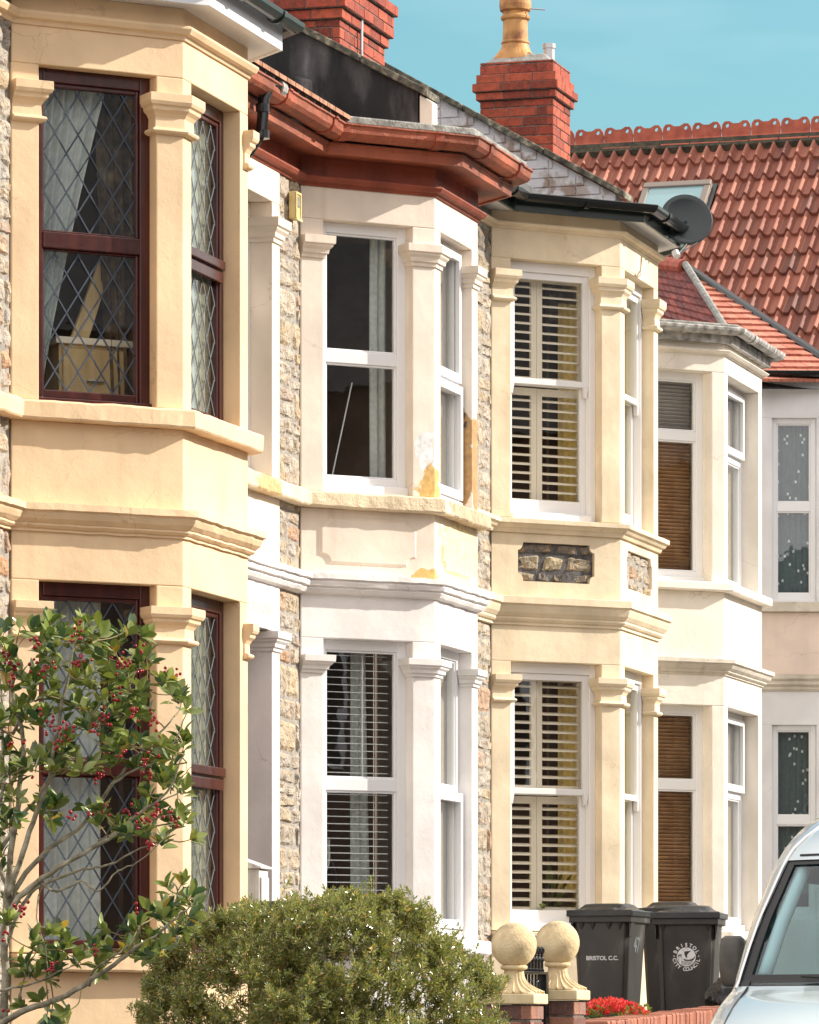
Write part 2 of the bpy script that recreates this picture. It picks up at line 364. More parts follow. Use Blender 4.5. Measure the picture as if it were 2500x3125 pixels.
t.links.new(c, b.inputs['Base Color']); b.inputs['Roughness'].default_value = .8; bump(t, b, noisef(t, 60, 4, 0, 1), .4, .006); M['flat'] = m
m, t, b, o = base_mat('shaded clay tile')  # hip face turned from the sun, its shade put into the tile colour
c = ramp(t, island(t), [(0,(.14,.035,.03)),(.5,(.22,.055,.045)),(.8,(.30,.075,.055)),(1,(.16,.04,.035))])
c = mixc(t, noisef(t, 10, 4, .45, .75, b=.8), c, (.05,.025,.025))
t.links.new(c, b.inputs['Base Color']); b.inputs['Roughness'].default_value = .8; bump(t, b, noisef(t, 60, 4, 0, 1), .4, .006); M['flatshaded'] = m
M['ridge'] = noisy('terracotta ridge', [(0,(.28,.055,.03)),(1,(.45,.11,.06))], 10, .7, .3)
M['moss'] = noisy('mossy ridge bed', [(0,(.02,.02,.014)),(1,(.08,.07,.045))], 14, 1, 1, .02)
M['binp'] = noisy('dark bin plastic', [(0,(.018,.016,.014)),(.7,(.036,.031,.028)),(1,(.085,.08,.075))], 7, .42, .15, sc=(1,1,.5))
M['lid'] = noisy('black bin lid plastic', [(0,(.012,.013,.014)),(1,(.03,.032,.034))], 8, .27, .15)
M['print'] = plain('white stamped lettering', (.72,.72,.74), .6)
M['chalk'] = noisy('faded painted number', [(0,(.12,.14,.15)),(1,(.42,.48,.5))], 30, .8, .1)
M['ball'] = noisy('cast stone', [(0,(.34,.27,.17)),(.35,(.56,.43,.25)),(.65,(.68,.54,.32)),(1,(.76,.63,.41))], 9, .85, .45, bscale=80)
M['capst'] = noisy('cream painted capstone', [(0,(.56,.43,.24)),(1,(.74,.62,.38))], 9, .7, .3)
M['iron'] = plain('black gloss ironwork', (.01,.01,.012), .2)
M['soil'] = noisy('garden soil', [(0,(.035,.026,.018)),(1,(.09,.07,.05))], 12, 1, 1, .05)
M['asphalt'] = noisy('asphalt', [(0,(.04,.04,.042)),(1,(.07,.07,.07))], 60, .9, .5)
M['paving'] = noisy('concrete paving', [(0,(.22,.21,.19)),(1,(.32,.31,.29))], 12, .9, .4)
M['kerb'] = noisy('kerb stone', [(0,(.28,.27,.25)),(1,(.4,.39,.36))], 20, .9, .4)
M['bark'] = noisy('holly bark', [(0,(.10,.085,.055)),(.5,(.25,.22,.15)),(1,(.40,.37,.28))], 25, .85, .7)
M['twig'] = plain('olive twig', (.20,.15,.05), .7)
M['holly'] = leaf_mat('holly leaf', [(0,(.012,.048,.028)),(.3,(.035,.095,.032)),(.6,(.10,.155,.038)),(.88,(.22,.26,.05)),(.955,(.16,.2,.04)),(.97,(.50,.32,.03)),(1,(.45,.28,.03))], .2, .16, .7, edge=(.30,.34,.07))
M['berry'] = plain('red berry', (.26,.004,.010), .16)
M['hebe'] = leaf_mat('shrub leaf', [(0,(.05,.07,.02)),(.3,(.12,.145,.04)),(.6,(.25,.26,.075)),(.82,(.44,.39,.12)),(.94,(.62,.44,.12)),(1,(.60,.25,.08))], .2, .3, 1.0)
M['petal'] = leaf_mat('scarlet petal', [(0,(.55,.004,.012)),(1,(.85,.02,.03))], .5, .3, .3, edge=(.9,.05,.05))
M['carpaint'] = plain('pale metallic car paint', (.50,.58,.585), .2, .2, .8)
M['carglass'] = glass_mat('windscreen glass', (.58,.76,.77), 0, 1.65)
M['rubber'] = plain('black rubber', (.010,.010,.011), .5)
M['mirrorplastic'] = noisy('worn black mirror plastic', [(0,(.045,.04,.035)),(1,(.09,.078,.066))], 12, .4, .15)
M['seat'] = plain('grey seat cloth', (.16,.19,.19), .9)
M['headlamp'] = plain('headlamp lens', (.7,.72,.74), .1)
M['chrome'] = plain('chrome', (.7,.7,.7), .15, 1)
M['dish'] = plain('dark mesh dish', (.028,.040,.042), .4)
M['alarm'] = noisy('yellowed box plastic', [(0,(.66,.50,.16)),(1,(.80,.70,.40))], 9, .5, .1)
M['wood'] = noisy('pine wood', [(0,(.50,.34,.15)),(1,(.72,.54,.28))], 5, .6, .2, sc=(4,4,.6))
M['meter'] = noisy('weathered white cupboard', [(0,(.50,.48,.45)),(1,(.76,.75,.72))], 9, .7, .4, sc=(3,3,.4))
M['binbag'] = plain('black plastic bag', (.012,.012,.014), .25)
M['cloudy'] = plain('milky skylight glass', (.24,.38,.40), .2, .1)
M['skylightframe'] = plain('brown grey roof window frame', (.22,.18,.15), .5)
M['green'] = leaf_mat('pot plant leaf', [(0,(.02,.07,.015)),(1,(.06,.16,.03))], .4, .3)
# ---------------------------------------------------------------- masonry builders
def rubble(mb, g, a0, a1, z0, z1, hr=(.07,.22), wr=(.10,.40), prot=.026, joint=.009, inside=None, rnd=random):
    z = z0
    while z < z1-.03:
        h = rnd.uniform(*hr); h = min(h, z1-z)
        if z1-(z+h) < .05: h = z1-z
        a = a0
        while a < a1-.02:
            wd = min(rnd.uniform(*wr), a1-a)
            if a1-(a+wd) < .06: wd = a1-a
            sub = [(z, z+h)]
            if h > .15 and rnd.random() < .3:
                k = z+h*rnd.uniform(.4,.6); sub = [(z, k), (k, z+h)]
            for (s0, s1) in sub:
                if inside is None or inside((a+wd/2), (s0+s1)/2): stone(mb, g, a+joint/2, a+wd-joint/2, s0+joint/2, s1-joint/2, prot, rnd)
            a += wd
        z += h
def stone(mb, g, a0, a1, z0, z1, prot, rnd):
    n = 6; base = len(mb.v); sd = rnd.random()*99; tilt = rnd.uniform(-.3,.3); tz = rnd.uniform(-.3,.3)
    sk = [rnd.uniform(-.014,.014) for _ in range(8)]
    for j in range(n+1):
        for i in range(n+1):
            u, v = i/n, j/n
            a = a0+(a1-a0)*u; z = z0+(z1-z0)*v
            a += (sk[0]*(1-u)+sk[1]*u)*(1-2*v); z += (sk[2]*(1-v)+sk[3]*v)*(1-2*u)
            e = min(u, 1-u, v, 1-v)
            rim = 0 if e < .001 else (.9 if e < .2 else 1)
            nz = noise.noise(Vector((a*14+sd, z*14, sd)))
            b = .012-(prot*(.55+.55*nz+.3*noise.noise(Vector((a*40+sd,z*40,sd)))+tilt*(u-.5)+tz*(v-.5)))*rim
            if e > .001: pass
            else: b = .016
            corner = (u in (0,1)) and (v in (0,1))
            if corner: a += (a0+a1-2*a)*.03; z += (z0+z1-2*z)*.05
            mb.v.append(tuple(g.p(a, b, z)))
    m = n+1
    for j in range(n):
        for i in range(n):
            mb.f.append((base+j*m+i, base+j*m+i+1, base+(j+1)*m+i+1, base+(j+1)*m+i)); mb.mi.append(0)
def bricks(mb, g, a0, a1, b0, z0, z1, L=.225, H=.075, j=.009, depth=.03, rnd=random, proud=0):
    """bricks laid in a wall plane: each a small rounded block, front at b0"""
    z = z0; row = 0
    while z < z1-.02:
        h = min(H, z1-z); a = a0-(L/2 if row % 2 else 0)
        while a < a1-.01:
            s, e = max(a, a0), min(a+L, a1)
            if e-s > .02:
                q = rnd.uniform(-.0015,.0015)
                c = .003
                s2, e2, zz0, zz1 = s+(0 if s <= a0+1e-4 else j/2), e-(0 if e >= a1-1e-4 else j/2), z+j/2, z+h-j/2
                f = b0+q
                mb.add([g.p(s2,b0+depth,zz0),g.p(e2,b0+depth,zz0),g.p(e2,b0+depth,zz1),g.p(s2,b0+depth,zz1),
                        g.p(s2,f+c,zz0),g.p(e2,f+c,zz0),g.p(e2,f+c,zz1),g.p(s2,f+c,zz1),
                        g.p(s2+c,f,zz0+c),g.p(e2-c,f,zz0+c),g.p(e2-c,f,zz1-c),g.p(s2+c,f,zz1-c)],
                       [(0,1,5,4),(1,2,6,5),(2,3,7,6),(3,0,4,7),(4,5,9,8),(5,6,10,9),(6,7,11,10),(7,4,8,11),(8,9,10,11)])
            a += L
        z += H; row += 1
def bars(mb, g, a0, a1, z0, z1, b0, b1, l, r, bt, tp):
    """a rectangular frame of four butted bars"""
    mb.sbox(g, a0, a0+l, b0, b1, z0, z1); mb.sbox(g, a1-r, a1, b0, b1, z0, z1)
    mb.sbox(g, a0+l, a1-r, b0, b1, z0, z0+bt); mb.sbox(g, a0+l, a1-r, b0, b1, z1-tp, z1)
def lattice(mb, g, a0, a1, z0, z1, b, wd=.14, ht=.215, t=.0088):
    m = ht/wd
    for fam in (1, -1):
        k = -int((z1-z0)/ht)-3
        while True:
            # line z = z0 + fam*m*(a-a0) + k*ht
            c = z0+k*ht; k += 1
            lo, hi = a0, a1
            # clip by z
            za = lambda a: c+fam*m*(a-a0)
            pts = []
            A = [a0, a1]
            for zz in (z0, z1):
                A.append(a0+(zz-c)/(fam*m))
            A = sorted(A)
            seg = [a for a in A if a0-1e-6 <= a <= a1+1e-6 and z0-1e-6 <= za(a) <= z1+1e-6]
            if c > z1+(a1-a0)*m+ht: break
            if len(seg) < 2 or seg[-1]-seg[0] < .004: continue
            p, q = seg[0], seg[-1]; dx, dz = 1, fam*m; ln = math.hypot(dx, dz); nx, nz = -dz/ln*t/2, dx/ln*t/2
            bb = b+(.0012 if fam > 0 else 0)
            mb.box8([g.p(p-nx,bb,za(p)-nz),g.p(q-nx,bb,za(q)-nz),g.p(q-nx,bb+.004,za(q)-nz),g.p(p-nx,bb+.004,za(p)-nz),
                     g.p(p+nx,bb,za(p)+nz),g.p(q+nx,bb,za(q)+nz),g.p(q+nx,bb+.004,za(q)+nz),g.p(p+nx,bb+.004,za(p)+nz)])
def slats(mb, g, a0, a1, z0, z1, b, pitch, depth, tilt, thick=.003):
    z = z1-pitch*.6; c, s = math.cos(tilt)*depth/2, math.sin(tilt)*depth/2
    while z > z0+pitch*.3:
        mb.box8([g.p(a0,b-c,z-s),g.p(a1,b-c,z-s),g.p(a1,b+c,z+s),g.p(a0,b+c,z+s),
                 g.p(a0,b-c,z-s+thick),g.p(a1,b-c,z-s+thick),g.p(a1,b+c,z+s+thick),g.p(a0,b+c,z+s+thick)])
        z -= pitch
def curtain_mesh(mb, g, a0t, a1t, a0b, a1b, z0, z1, b, folds=9, amp=.02, zs=12, curve=0):
    n = folds*8; base = len(mb.v)
    for j in range(zs+1):
        v = j/zs; q = v**(1+curve)
        l = a0b+(a0t-a0b)*q; r = a1b+(a1t-a1b)*q
        for i in range(n+1):
            u = i/n
            mb.v.append(tuple(g.p(l+(r-l)*u, b+amp*math.sin(u*folds*2*math.pi+math.sin(v*3)*.5)+amp*.4*math.sin(u*folds*4.7), z0+(z1-z0)*v)))
    for j in range(zs):
        for i in range(n):
            mb.f.append((base+j*(n+1)+i, base+j*(n+1)+i+1, base+(j+1)*(n+1)+i+1, base+(j+1)*(n+1)+i)); mb.mi.append(0)

def window(par, g, a0, a1, z0, z1, st, opts={}):
    """frame + transom + panes in the opening a0..a1, z0..z1 of wall line g"""
    b = opts.get('sb', .09); mb = MB(); gl = []
    if st == 'red':
        fw = .062; zt = opts['zt']; top = .10
        bars(mb, g, a0, a1, z0, z1, b, b+.07, fw, fw, .03, top-.025)
        ai, bi = a0+fw, a1-fw
        mb.sbox(g, ai, bi, b-.006, b+.06, zt-.045, zt+.045)
        if opts.get('open'):            # two projecting casement rails
            mb.sbox(g, ai-.012, bi+.012, b-.03, b-.004, zt+.002, zt+.055); mb.sbox(g, ai, bi, b-.022, b-.004, zt-.075, zt-.012)
        bars(mb, g, ai, bi, z0+.03, zt-.045, b+.012, b+.05, .012, .02, .045, .012)
        bars(mb, g, ai, bi, zt+.045, z1-top+.025, b+.012, b+.05, .012, .02, .012, .025)
        mb.sbox(g, a0-.0, a1, b-.03, b-.002, z0-.002+.004, z0+.028)
        gl = [(ai+.012, bi-.02, z0+.075, zt-.057), (ai+.012, bi-.02, zt+.057, z1-top)]
        fr = mb.build('window', M['mahog'], par, bevel=.006)
    elif st == 'upvc':
        fw = opts.get('fw', .065); zt = opts['zt']; bt = opts.get('bt', .11)
        bars(mb, g, a0, a1, z0+bt-.05, z1, b, b+.07, fw, fw, .05, fw)
        mb.sbox(g, a0, a1, b-.03, b+.07, z0+.002, z0+bt-.05)
        mb.sbox(g, a0+fw, a1-fw, b+.004, b+.06, zt-.04, zt+.04)
        if opts.get('open'):            # top light standing open: its sash projects
            bars(mb, g, a0+fw-.02, a1-fw+.02, zt+.02, z1-fw+.02, b-.03, b-.001, .05, .05, .06, .05)
        if opts.get('openl'):
            bars(mb, g, a0+fw-.03, a1-.02, z0+bt-.04, zt-.0, b-.035, b-.001, .05, .055, .06, .06)
        gl = [(a0+fw, a1-fw, z0+bt, zt-.04), (a0+fw, a1-fw, zt+.04, z1-fw)]
        for (x0,x1,y0,y1) in gl: bars(mb, g, x0, x1, y0, y1, b+.014, b+.05, .014, .014, .014, .014)
        fr = mb.build('window', M['upvc'], par, bevel=.004)
        gl = [(x0+.01, x1-.01, y0+.01, y1-.01) for (x0,x1,y0,y1) in gl]
    elif st == 'sash':
        fw = .05; zt = opts['zt']
        bars(mb, g, a0, a1, z0, z1, b, b+.12, fw, fw, .06, .075)
        mb.sbox(g, a0+fw, a1-fw, b-.035, b-.002, z0+.001, z0+.045)
        a, c = a0+fw, a1-fw
        bars(mb, g, a, c, zt, z1-.075, b+.02, b+.055, .045, .045, .045, .05)
        bars(mb, g, a, c, z0+.06, zt+.04, b+.062, b+.10, .045, .045, .10, .045)
        for x in (a, c-.04): mb.add([g.p(x,b+.015,zt),g.p(x+.04,b+.015,zt),g.p(x+.04,b+.055,zt),g.p(x,b+.055,zt),g.p(x+.01,b+.02,zt-.075),g.p(x+.03,b+.02,zt-.075),g.p(x+.03,b+.05,zt-.075),g.p(x+.01,b+.05,zt-.075)],
                                    [(0,1,2,3),(7,6,5,4),(0,4,5,1),(1,5,6,2),(2,6,7,3),(3,7,4,0)])
        fr = mb.build('window', M['sash'], par, bevel=.004)
        gl = [(a+.045, c-.045, zt+.045, z1-.125), (a+.045, c-.045, z0+.16, zt-.005)]
    gb = b+(.03 if st != 'sash' else .04)
    for i, (x0,x1,y0,y1) in enumerate(gl):
        q = MB(); d = gb if st != 'sash' or i == 0 else b+.08
        q.sbox(g, x0-.004, x1+.004, d, d+.005, y0-.004, y1+.004)
        q.build('pane', M['glass'], fr)
    if st == 'red':
        for (x0,x1,y0,y1) in gl:
            q = MB(); lattice(q, g, x0, x1, y0, y1, gb-.006); q.build('leaded_lattice', opts.get('came', M['lead']), fr)
    k = opts.get('inner')
    if k == 'venetian':
        q = MB(); slats(q, g, a0+.06, a1-.06, z0+.05, z1-.06, b+.16, .0478, .040, .10, .0045); 
        q.sbox(g, a0+.06, a1-.06, b+.14, b+.18, z1-.06, z1-.02)
        for x in (a0+.11, a1-.17): q.sbox(g, x, x+.004, b+.134, b+.137, z0+.1, z1-.06)
        q.sbox(g, a1-.26, a1-.252, b+.125, b+.131, z1-.95, z1-.08)
        q.build('venetian_blind', M['wblind'], fr)
    if k == 'brown':
        q = MB(); slats(q, g, a0+.04, a1-.04, z0+.05, zt, b+.15, .0305, .032, -.75, .004)
        if opts.get('top') == 'grey':
            q.build('slatted_blind', M['bblind'], fr); q = MB()
            slats(q, g, a0+.04, a1-.04, zt, z1-.06, b+.15, .0305, .032, -.8, .004); q.build('slatted_blind', M['gblind'], fr)
        else:
            slats(q, g, a0+.04, a1-.04, zt, z1-.06, b+.15, .0305, .032, -.75, .004); q.build('slatted_blind', M['bblind'], fr)
    if k == 'shutter':
        sh = b+.15; am = (a0+a1)/2-.035
        for (s0, s1, nm) in ((a0+.02, am, 0), (am+.004, a1-.02, 1)):
            for (y0, y1) in ((z0+.07, zt-.01), (zt+.004, z1-.07)):
                q = MB(); bars(q, g, s0, s1, y0, y1, sh, sh+.028, .045, .045, .07, .055)
                z = y1-.055-.035
                while z > y0+.07+.01:
                    q.box8([g.p(s0+.045,sh-.012,z-.015),g.p(s1-.045,sh-.012,z-.015),g.p(s1-.045,sh+.040,z+.004),g.p(s0+.045,sh+.040,z+.004),
                            g.p(s0+.045,sh-.012,z-.002),g.p(s1-.045,sh-.012,z-.002),g.p(s1-.045,sh+.040,z+.012),g.p(s0+.045,sh+.040,z+.012)])
                    z -= opts.get('louv', .068)
                if y0 > zt-.02:
                    q.sbox(g, (s0+s1)/2-.02, (s0+s1)/2+.02, sh-.02, sh-.001, y0+.02, y0+.035)
                q.build('louvre_shutter', M['shutter'], fr)
    if k == 'board':
        q = MB(); q.sbox(g, a0+.03, a1-.03, b+.078+(.05 if st == 'sash' else 0), b+.080+(.05 if st == 'sash' else 0), z0+.04, z1-.05); q.build('blind', opts.get('bm', M['yblind']), fr)
    return fr

CAPS = {   # pilaster capital profiles: (outset, height fraction from the bottom)
 'rich': [(-.01,0),(.012,0),(.030,.04),(.036,.09),(.030,.14),(.012,.17),(.010,.42),(.022,.52),(.040,.60),(.042,.68),(.054,.72),(.062,.80),(.062,1.0),(-.01,1.0)],
 'plain': [(-.01,0),(.012,0),(.014,.18),(.026,.20),(.030,.38),(.045,.50),(.048,.58),(.060,.64),(.062,1.0),(-.01,1.0)]}
STR = {
 'big': [(-.02,0),(.100,-.012),(.102,-.050),(.084,-.058),(.080,-.072),(.068,-.098),(.048,-.118),(.040,-.124),(.042,-.134),(.030,-.146),(.014,-.152),(.016,-.166),(-.02,-.170)],
 'three': [(-.02,0),(.095,-.01),(.095,-.050),(.072,-.056),(.080,-.075),(.072,-.100),(.050,-.108),(.054,-.122),(.040,-.148),(.010,-.160),(-.02,-.165)]}

def bay(h, H):
    """canted two-storey bay of house H (dict) under empty h"""
    XB, YF = H['XB'], H.get('YF', 8.89); cx, cy = H['c']; L = H['L']
    A, B, C, D = Vector((XB-cx, YF+cy)), Vector((XB, YF)), Vector((XB+L, YF)), Vector((XB+L+cx, YF+cy))
    YW = YF+cy; pth = [A, B, C, D]; T = .20
    sgs = [Seg(A, B), Seg(B, C), Seg(C, D)]
    fullpth = [Vector((H['XL'], YW))]+pth+[Vector((H['XR'], YW))]
    def ring(z0, z1, name, mat, o=0.0):
        mb = MB(); outer = offs(pth, o); inner = offs(pth, -T)
        mb.prism(outer+inner[::-1], z0, z1); return mb.build(name, mat, h, bevel=.006)
    mu, ml = H['mu'], H['ml']
    p1, p2 = H.get('p1', .165), H.get('p2', .14)
    zs = H['z']
    ring(zs['head_u'], zs['soffit'], 'frieze', mu)
    if H.get('panel') == 'stone': ring(zs['string'][0]+.04, zs['sill_u'][0], 'apron', mu, -.035)
    else: ring(zs['string'][0]+.04, zs['sill_u'][0], 'apron', mu)
    ring(zs['head_l'], zs['string'][0]+.04, 'lintel', ml)
    ring(zs['base'], zs['sill_l'][0], 'plinth', H.get('mp', mu))
    for lv, mat in (('u', mu), ('l', ml)):
        z0, z1 = zs['sill_'+lv][1], zs['head_'+lv]; ct, cb = zs['cap_'+lv]
        # pillars
        inn = offs(pth, -T)
        plans = []
        g0, g1, g2 = sgs
        plans.append(([A, g0.p2(p1,0), g0.p2(p1,T), g0.p2(-.05,T)], [g0.p2(-.0,.0), g0.p2(p1,0), g0.p2(p1,.075)]))
        plans.append(([g0.p2(g0.L-p1,0), B, g1.p2(p2,0), g1.p2(p2,T), inn[1], g0.p2(g0.L-p1,T)], [g0.p2(g0.L-p1,.085), g0.p2(g0.L-p1,0), B, g1.p2(p2,0), g1.p2(p2,.03)]))
        plans.append(([g1.p2(g1.L-p2,0), C, g2.p2(p1,0), g2.p2(p1,T), inn[2], g1.p2(g1.L-p2,T)], ([g1.p2(g1.L-p2,.085)] if H.get('capC', 1) else [])+[g1.p2(g1.L-p2+(0 if H.get('capC',1) else .055),0), C, g2.p2(p1,0), g2.p2(p1,.03)]))
        plans.append(([g2.p2(g2.L-p1,0), D, g2.p2(g2.L+.05,T), g2.p2(g2.L-p1,T)], [g2.p2(g2.L-p1,.085), g2.p2(g2.L-p1,0), D]))
        for poly, cp in plans:
            mb = MB(); mb.prism(poly, z0, z1); pm = H.get('pil_'+lv, mat)
            pil = mb.build('pilaster', pm, h, bevel=.006)
            if H.get('caps'):
                mb = MB(); prof = [(o, cb+(ct-cb)*f) for o, f in CAPS[H['caps']]]
                sweep(mb, cp, prof, step=.05, rough=.0016, seed=len(ORG)); mb.build('capital', mat, pil, bevel=.002)
        # windows
        for si, g in enumerate(sgs):
            pa = p1 if si != 1 else p2; pb = pa
            o = dict(H['win'][lv][si]); window(h, g, pa, g.L-pb, z0, z1, H['wst'], o)
    for lv, mat in (('u', H.get('msu', mu)), ('l', H.get('msl', H.get('mp', mu)))):
        s0, s1 = zs['sill_'+lv]; mb = MB(); o = H.get('so', .085)
        if H.get('sillprof') == 'mould': prof = [(-T,s0),(.02,s0),(.035,s0+.03),(.05,s0+.035),(.07,s0+.06),(.085,s0+.065),(.085,s1-.012),(-T,s1)]
        else: prof = [(-T,s0),(o-.008,s0),(o,s0+.012),(o,s1-.018),(o-.01,s1-.008),(-T,s1)]
        sweep(mb, fullpth if lv == 'u' else pth, prof, step=.045, rough=H.get('rough', .004), seed=H['XB']); mb.build('window_sill', mat, h, bevel=.003)
    s0 = zs['string'][1]; f = (s0-zs['string'][0])/.170
    mb = MB(); sweep(mb, fullpth, [(o, s0+z*f) for o, z in STR[H.get('str','big')]], step=.04, rough=H.get('rough', .003)*.8, seed=3+H['XB'])
    mb.build('string_course', H.get('mstr', ml), h, bevel=.002)
    if zs.get('mould'):
        m0, m1 = zs['mould']; mb = MB(); hh = m1-m0
        sweep(mb, fullpth, [(-.02,m0),(.012,m0),(.02,m0+hh*.3),(.045,m0+hh*.4),(.06,m0+hh*.75),(.06,m0+hh*.9),(.05,m1),(-.02,m1)], step=.08, rough=.001)
        mb.build('frieze_moulding', H.get('mm', mu), h, bevel=.002)
    H.update(A=A, B=B, C=C, D=D, YW=YW, pth=pth, full=fullpth, segs=sgs)
    # room behind: floors, ceiling, walls
    xl, xr, yb = H['XL']+.02, H['XR']-.02, YW+4.2; zb, zm, zt = zs['base']-.1, zs['head_l']+.12, zs['soffit']-.15
    mb = MB()
    mb.box(xl, xr, yb, yb+.1, zb, zt); mb.box(xl, xl+.08, YW+.3, yb, zb, zt); mb.box(xr-.08, xr, YW+.3, yb, zb, zt)
    poly = [Vector((xl, yb)), Vector((xl, YW+.3)), Vector((A.x, YW+.25)), B+Vector((.05,.25)), C+Vector((-.05,.25)), Vector((D.x, YW+.25)), Vector((xr, YW+.3)), Vector((xr, yb))]
    for z, t in ((zs['sill_l'][0]-.55, .05), (zm, .3), (zt, .05)): mb.prism(poly, z, z+t)
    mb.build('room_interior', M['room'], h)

def gutter_run(mb, path, o0, z, rad=.055, n=8):
    prof = []
    for k in range(n+1):
        a = math.pi+math.pi*k/n; prof.append((o0+rad+rad*math.cos(a), z+rad*math.sin(a)*1.0))
    prof += [(o0+2*rad-.006, z+.006), (o0+2*rad-.010, z-.004)]
    for k in range(n, -1, -1):
        a = math.pi+math.pi*k/n; r2 = rad-.006; prof.append((o0+rad+r2*math.cos(a), z+r2*math.sin(a)))
    sweep(mb, path, prof)

def eaves(h, H, o, zs_, zf, gut=None, mats=('soffit','soffit','gutter'), path=None, brackets=True, drop=.012):
    p = path or H['full']
    mb = MB(); sweep(mb, p, [(-.1, zs_), (o-.022, zs_), (o-.022, zs_+.015), (-.1, zs_+.015)]); mb.build('soffit', M[mats[0]], h)
    mb = MB(); sweep(mb, p, [(o-.02, zs_-drop), (o, zs_-drop), (o, zf), (o-.02, zf)]); mb.build('fascia', M[mats[1]], h, bevel=.003)
    if gut is not None:
        mb = MB(); gutter_run(mb, p, o+.012, gut); gt = mb.build('gutter', M[mats[2]], h, smooth=False)
        if brackets:
            op = offs(p, o+.012); 
            for i in range(len(p)-1):
                g = Seg(op[i], op[i+1]); k = max(1, int(g.L/.62))
                for j in range(k):
                    a = g.L*(j+.5)/k; q = MB()
                    pts = []
                    for t in range(9):
                        an = math.pi+math.pi*t/8; pts.append((.055+.061*math.cos(an), gut+.061*math.sin(an)))
                    pts2 = [(x, z) for x, z in pts]+[(x*1.0+(.055-x)*.0, z) for x, z in []]
                    for (x0, y0), (x1, y1) in zip(pts[:-1], pts[1:]):
                        q.box8([g.p(a-.018,-x0,y0-.006),g.p(a+.018,-x0,y0-.006),g.p(a+.018,-x1,y1-.006),g.p(a-.018,-x1,y1-.006),
                                g.p(a-.018,-x0,y0+.002),g.p(a+.018,-x0,y0+.002),g.p(a+.018,-x1,y1+.002),g.p(a-.018,-x1,y1+.002)])
                    q.build('gutter_bracket', M[mats[2]], gt)

def main_roof(h, H, xl, xr, z0, o=.22, pitch=27, depth=5.2, mat='slate', tiles=True):
    y0 = H['YW']-o; y1 = H['YW']+depth; t = math.tan(R(pitch)); mb = MB()
    z1 = z0+(y1-y0)*t
    mb.box8([(xl,y0,z0-.05),(xr,y0,z0-.05),(xr,y1,z1-.05),(xl,y1,z1-.05),(xl,y0,z0),(xr,y0,z0),(xr,y1,z1),(xl,y1,z1)])
    y2 = y1+depth; 
    mb.box8([(xl,y1,z1-.05),(xr,y1,z1-.05),(xr,y2,z0-.05),(xl,y2,z0-.05),(xl,y1,z1),(xr,y1,z1),(xr,y2,z0),(xl,y2,z0)])
    r = mb.build('roof', M[mat], h)
    if tiles:
        q = MB(); x = xl
        while x < xr-.1:
            for k in range(3):
                yy = y0-.03+k*.24; zz = z0+(yy-y0)*t
                q.box8([(x+.006,yy,zz+.0),(x+.16,yy,zz+.0),(x+.16,yy+.28,zz+.28*t+.0),(x+.006,yy+.28,zz+.28*t+.0),(x+.006,yy,zz+.028),(x+.16,yy,zz+.028),(x+.16,yy+.28,zz+.28*t+.012),(x+.006,yy+.28,zz+.28*t+.012)])
            x += .166
        q.build('eaves_tiles', M['tile'], r)
    return r
def bay_cap(h, H, o, z, t=.05, mat='leadsheet', rise=.0):
    mb = MB(); out = offs(H['pth'], o); back = [Vector((H['D'].x, H['YW']+.3)), Vector((H['A'].x, H['YW']+.3))]
    mb.prism(out+back, z, z+t); return mb.build('bay_roof', M[mat], h, bevel=.01)
def wall_back(mb, g, a0, a1, z0, z1): mb.sbox(g, a0, a1, .012, .30, z0, z1)
# ---------------------------------------------------------------- ground, road, pavement
def gz(x): return .028*x
def strip(name, mat, y0, y1, dz, x0=-60, x1=420, nx=24):
    mb = MB(); base = 0
    for i in range(nx+1):
        x = x0+(x1-x0)*i/nx; mb.v += [(x, y0, gz(x)+dz), (x, y1, gz(x)+dz)]
    for i in range(nx): mb.f.append((2*i, 2*i+2, 2*i+3, 2*i+1)); mb.mi.append(0)
    o = mb.build(name, M[mat], None); o['kind'] = 'structure'; return o
strip('ground', 'soil', -400, 500, -.02)
strip('road', 'asphalt', -3.2, 3.9, .0)
strip('pavement', 'paving', 4.06, 6.15, .12)
mb = MB()
for i in range(60):
    x = -10+i*1.0
    mb.box8([(x+.005,3.92,gz(x)-.1),(x+.995,3.92,gz(x)-.1),(x+.995,4.055,gz(x)-.1),(x+.005,4.055,gz(x)-.1),(x+.005,3.92,gz(x)+.115),(x+.995,3.92,gz(x)+.143),(x+.995,4.055,gz(x)+.143),(x+.005,4.055,gz(x)+.115)])
o = mb.build('kerb', M['kerb'], None, bevel=.01); o['kind'] = 'structure'
mb = MB(); mb.box(24.3, 30.0, 6.44, 9.9, .3, 1.36); mb.box(30.0, 38.3, 6.44, 9.9, .3, 1.44); mb.box(18, 23.9, 6.44, 9.9, .2, 1.12)
o = mb.build('garden_soil', M['soil'], None); o['kind'] = 'structure'

# ---------------------------------------------------------------- house with leaded windows
def winset(u, l):
    return {'u': u, 'l': l}
H1 = dict(capC=0, XB=25.84, c=(.73,.74), L=1.145, XL=22.7, XR=27.78, mu=M['cream'], ml=M['cream'], caps='rich', wst='red',
    z=dict(base=.7, sill_l=(1.93,2.035), cap_l=(3.955,3.75), head_l=4.075, string=(4.335,4.50), sill_u=(4.945,5.058), cap_u=(6.796,6.574), head_u=6.896, mould=(7.106,7.18), soffit=7.286),
    win=winset([dict(zt=5.955, sb=.085), dict(zt=5.97, sb=.10, open=1, came=M['lead2']), dict(zt=5.97)],
               [dict(zt=3.06, sb=.085), dict(zt=3.06, sb=.10, open=1, came=M['lead2']), dict(zt=3.06)]), rough=.005)
h1 = root('terraced_house', 'cream painted bay house with dark red leaded windows behind the holly', 'house', (25.3, 9.6, .7), 0, 'bay fronted houses of the terrace')
H1['h'] = h1; bay(h1, H1)
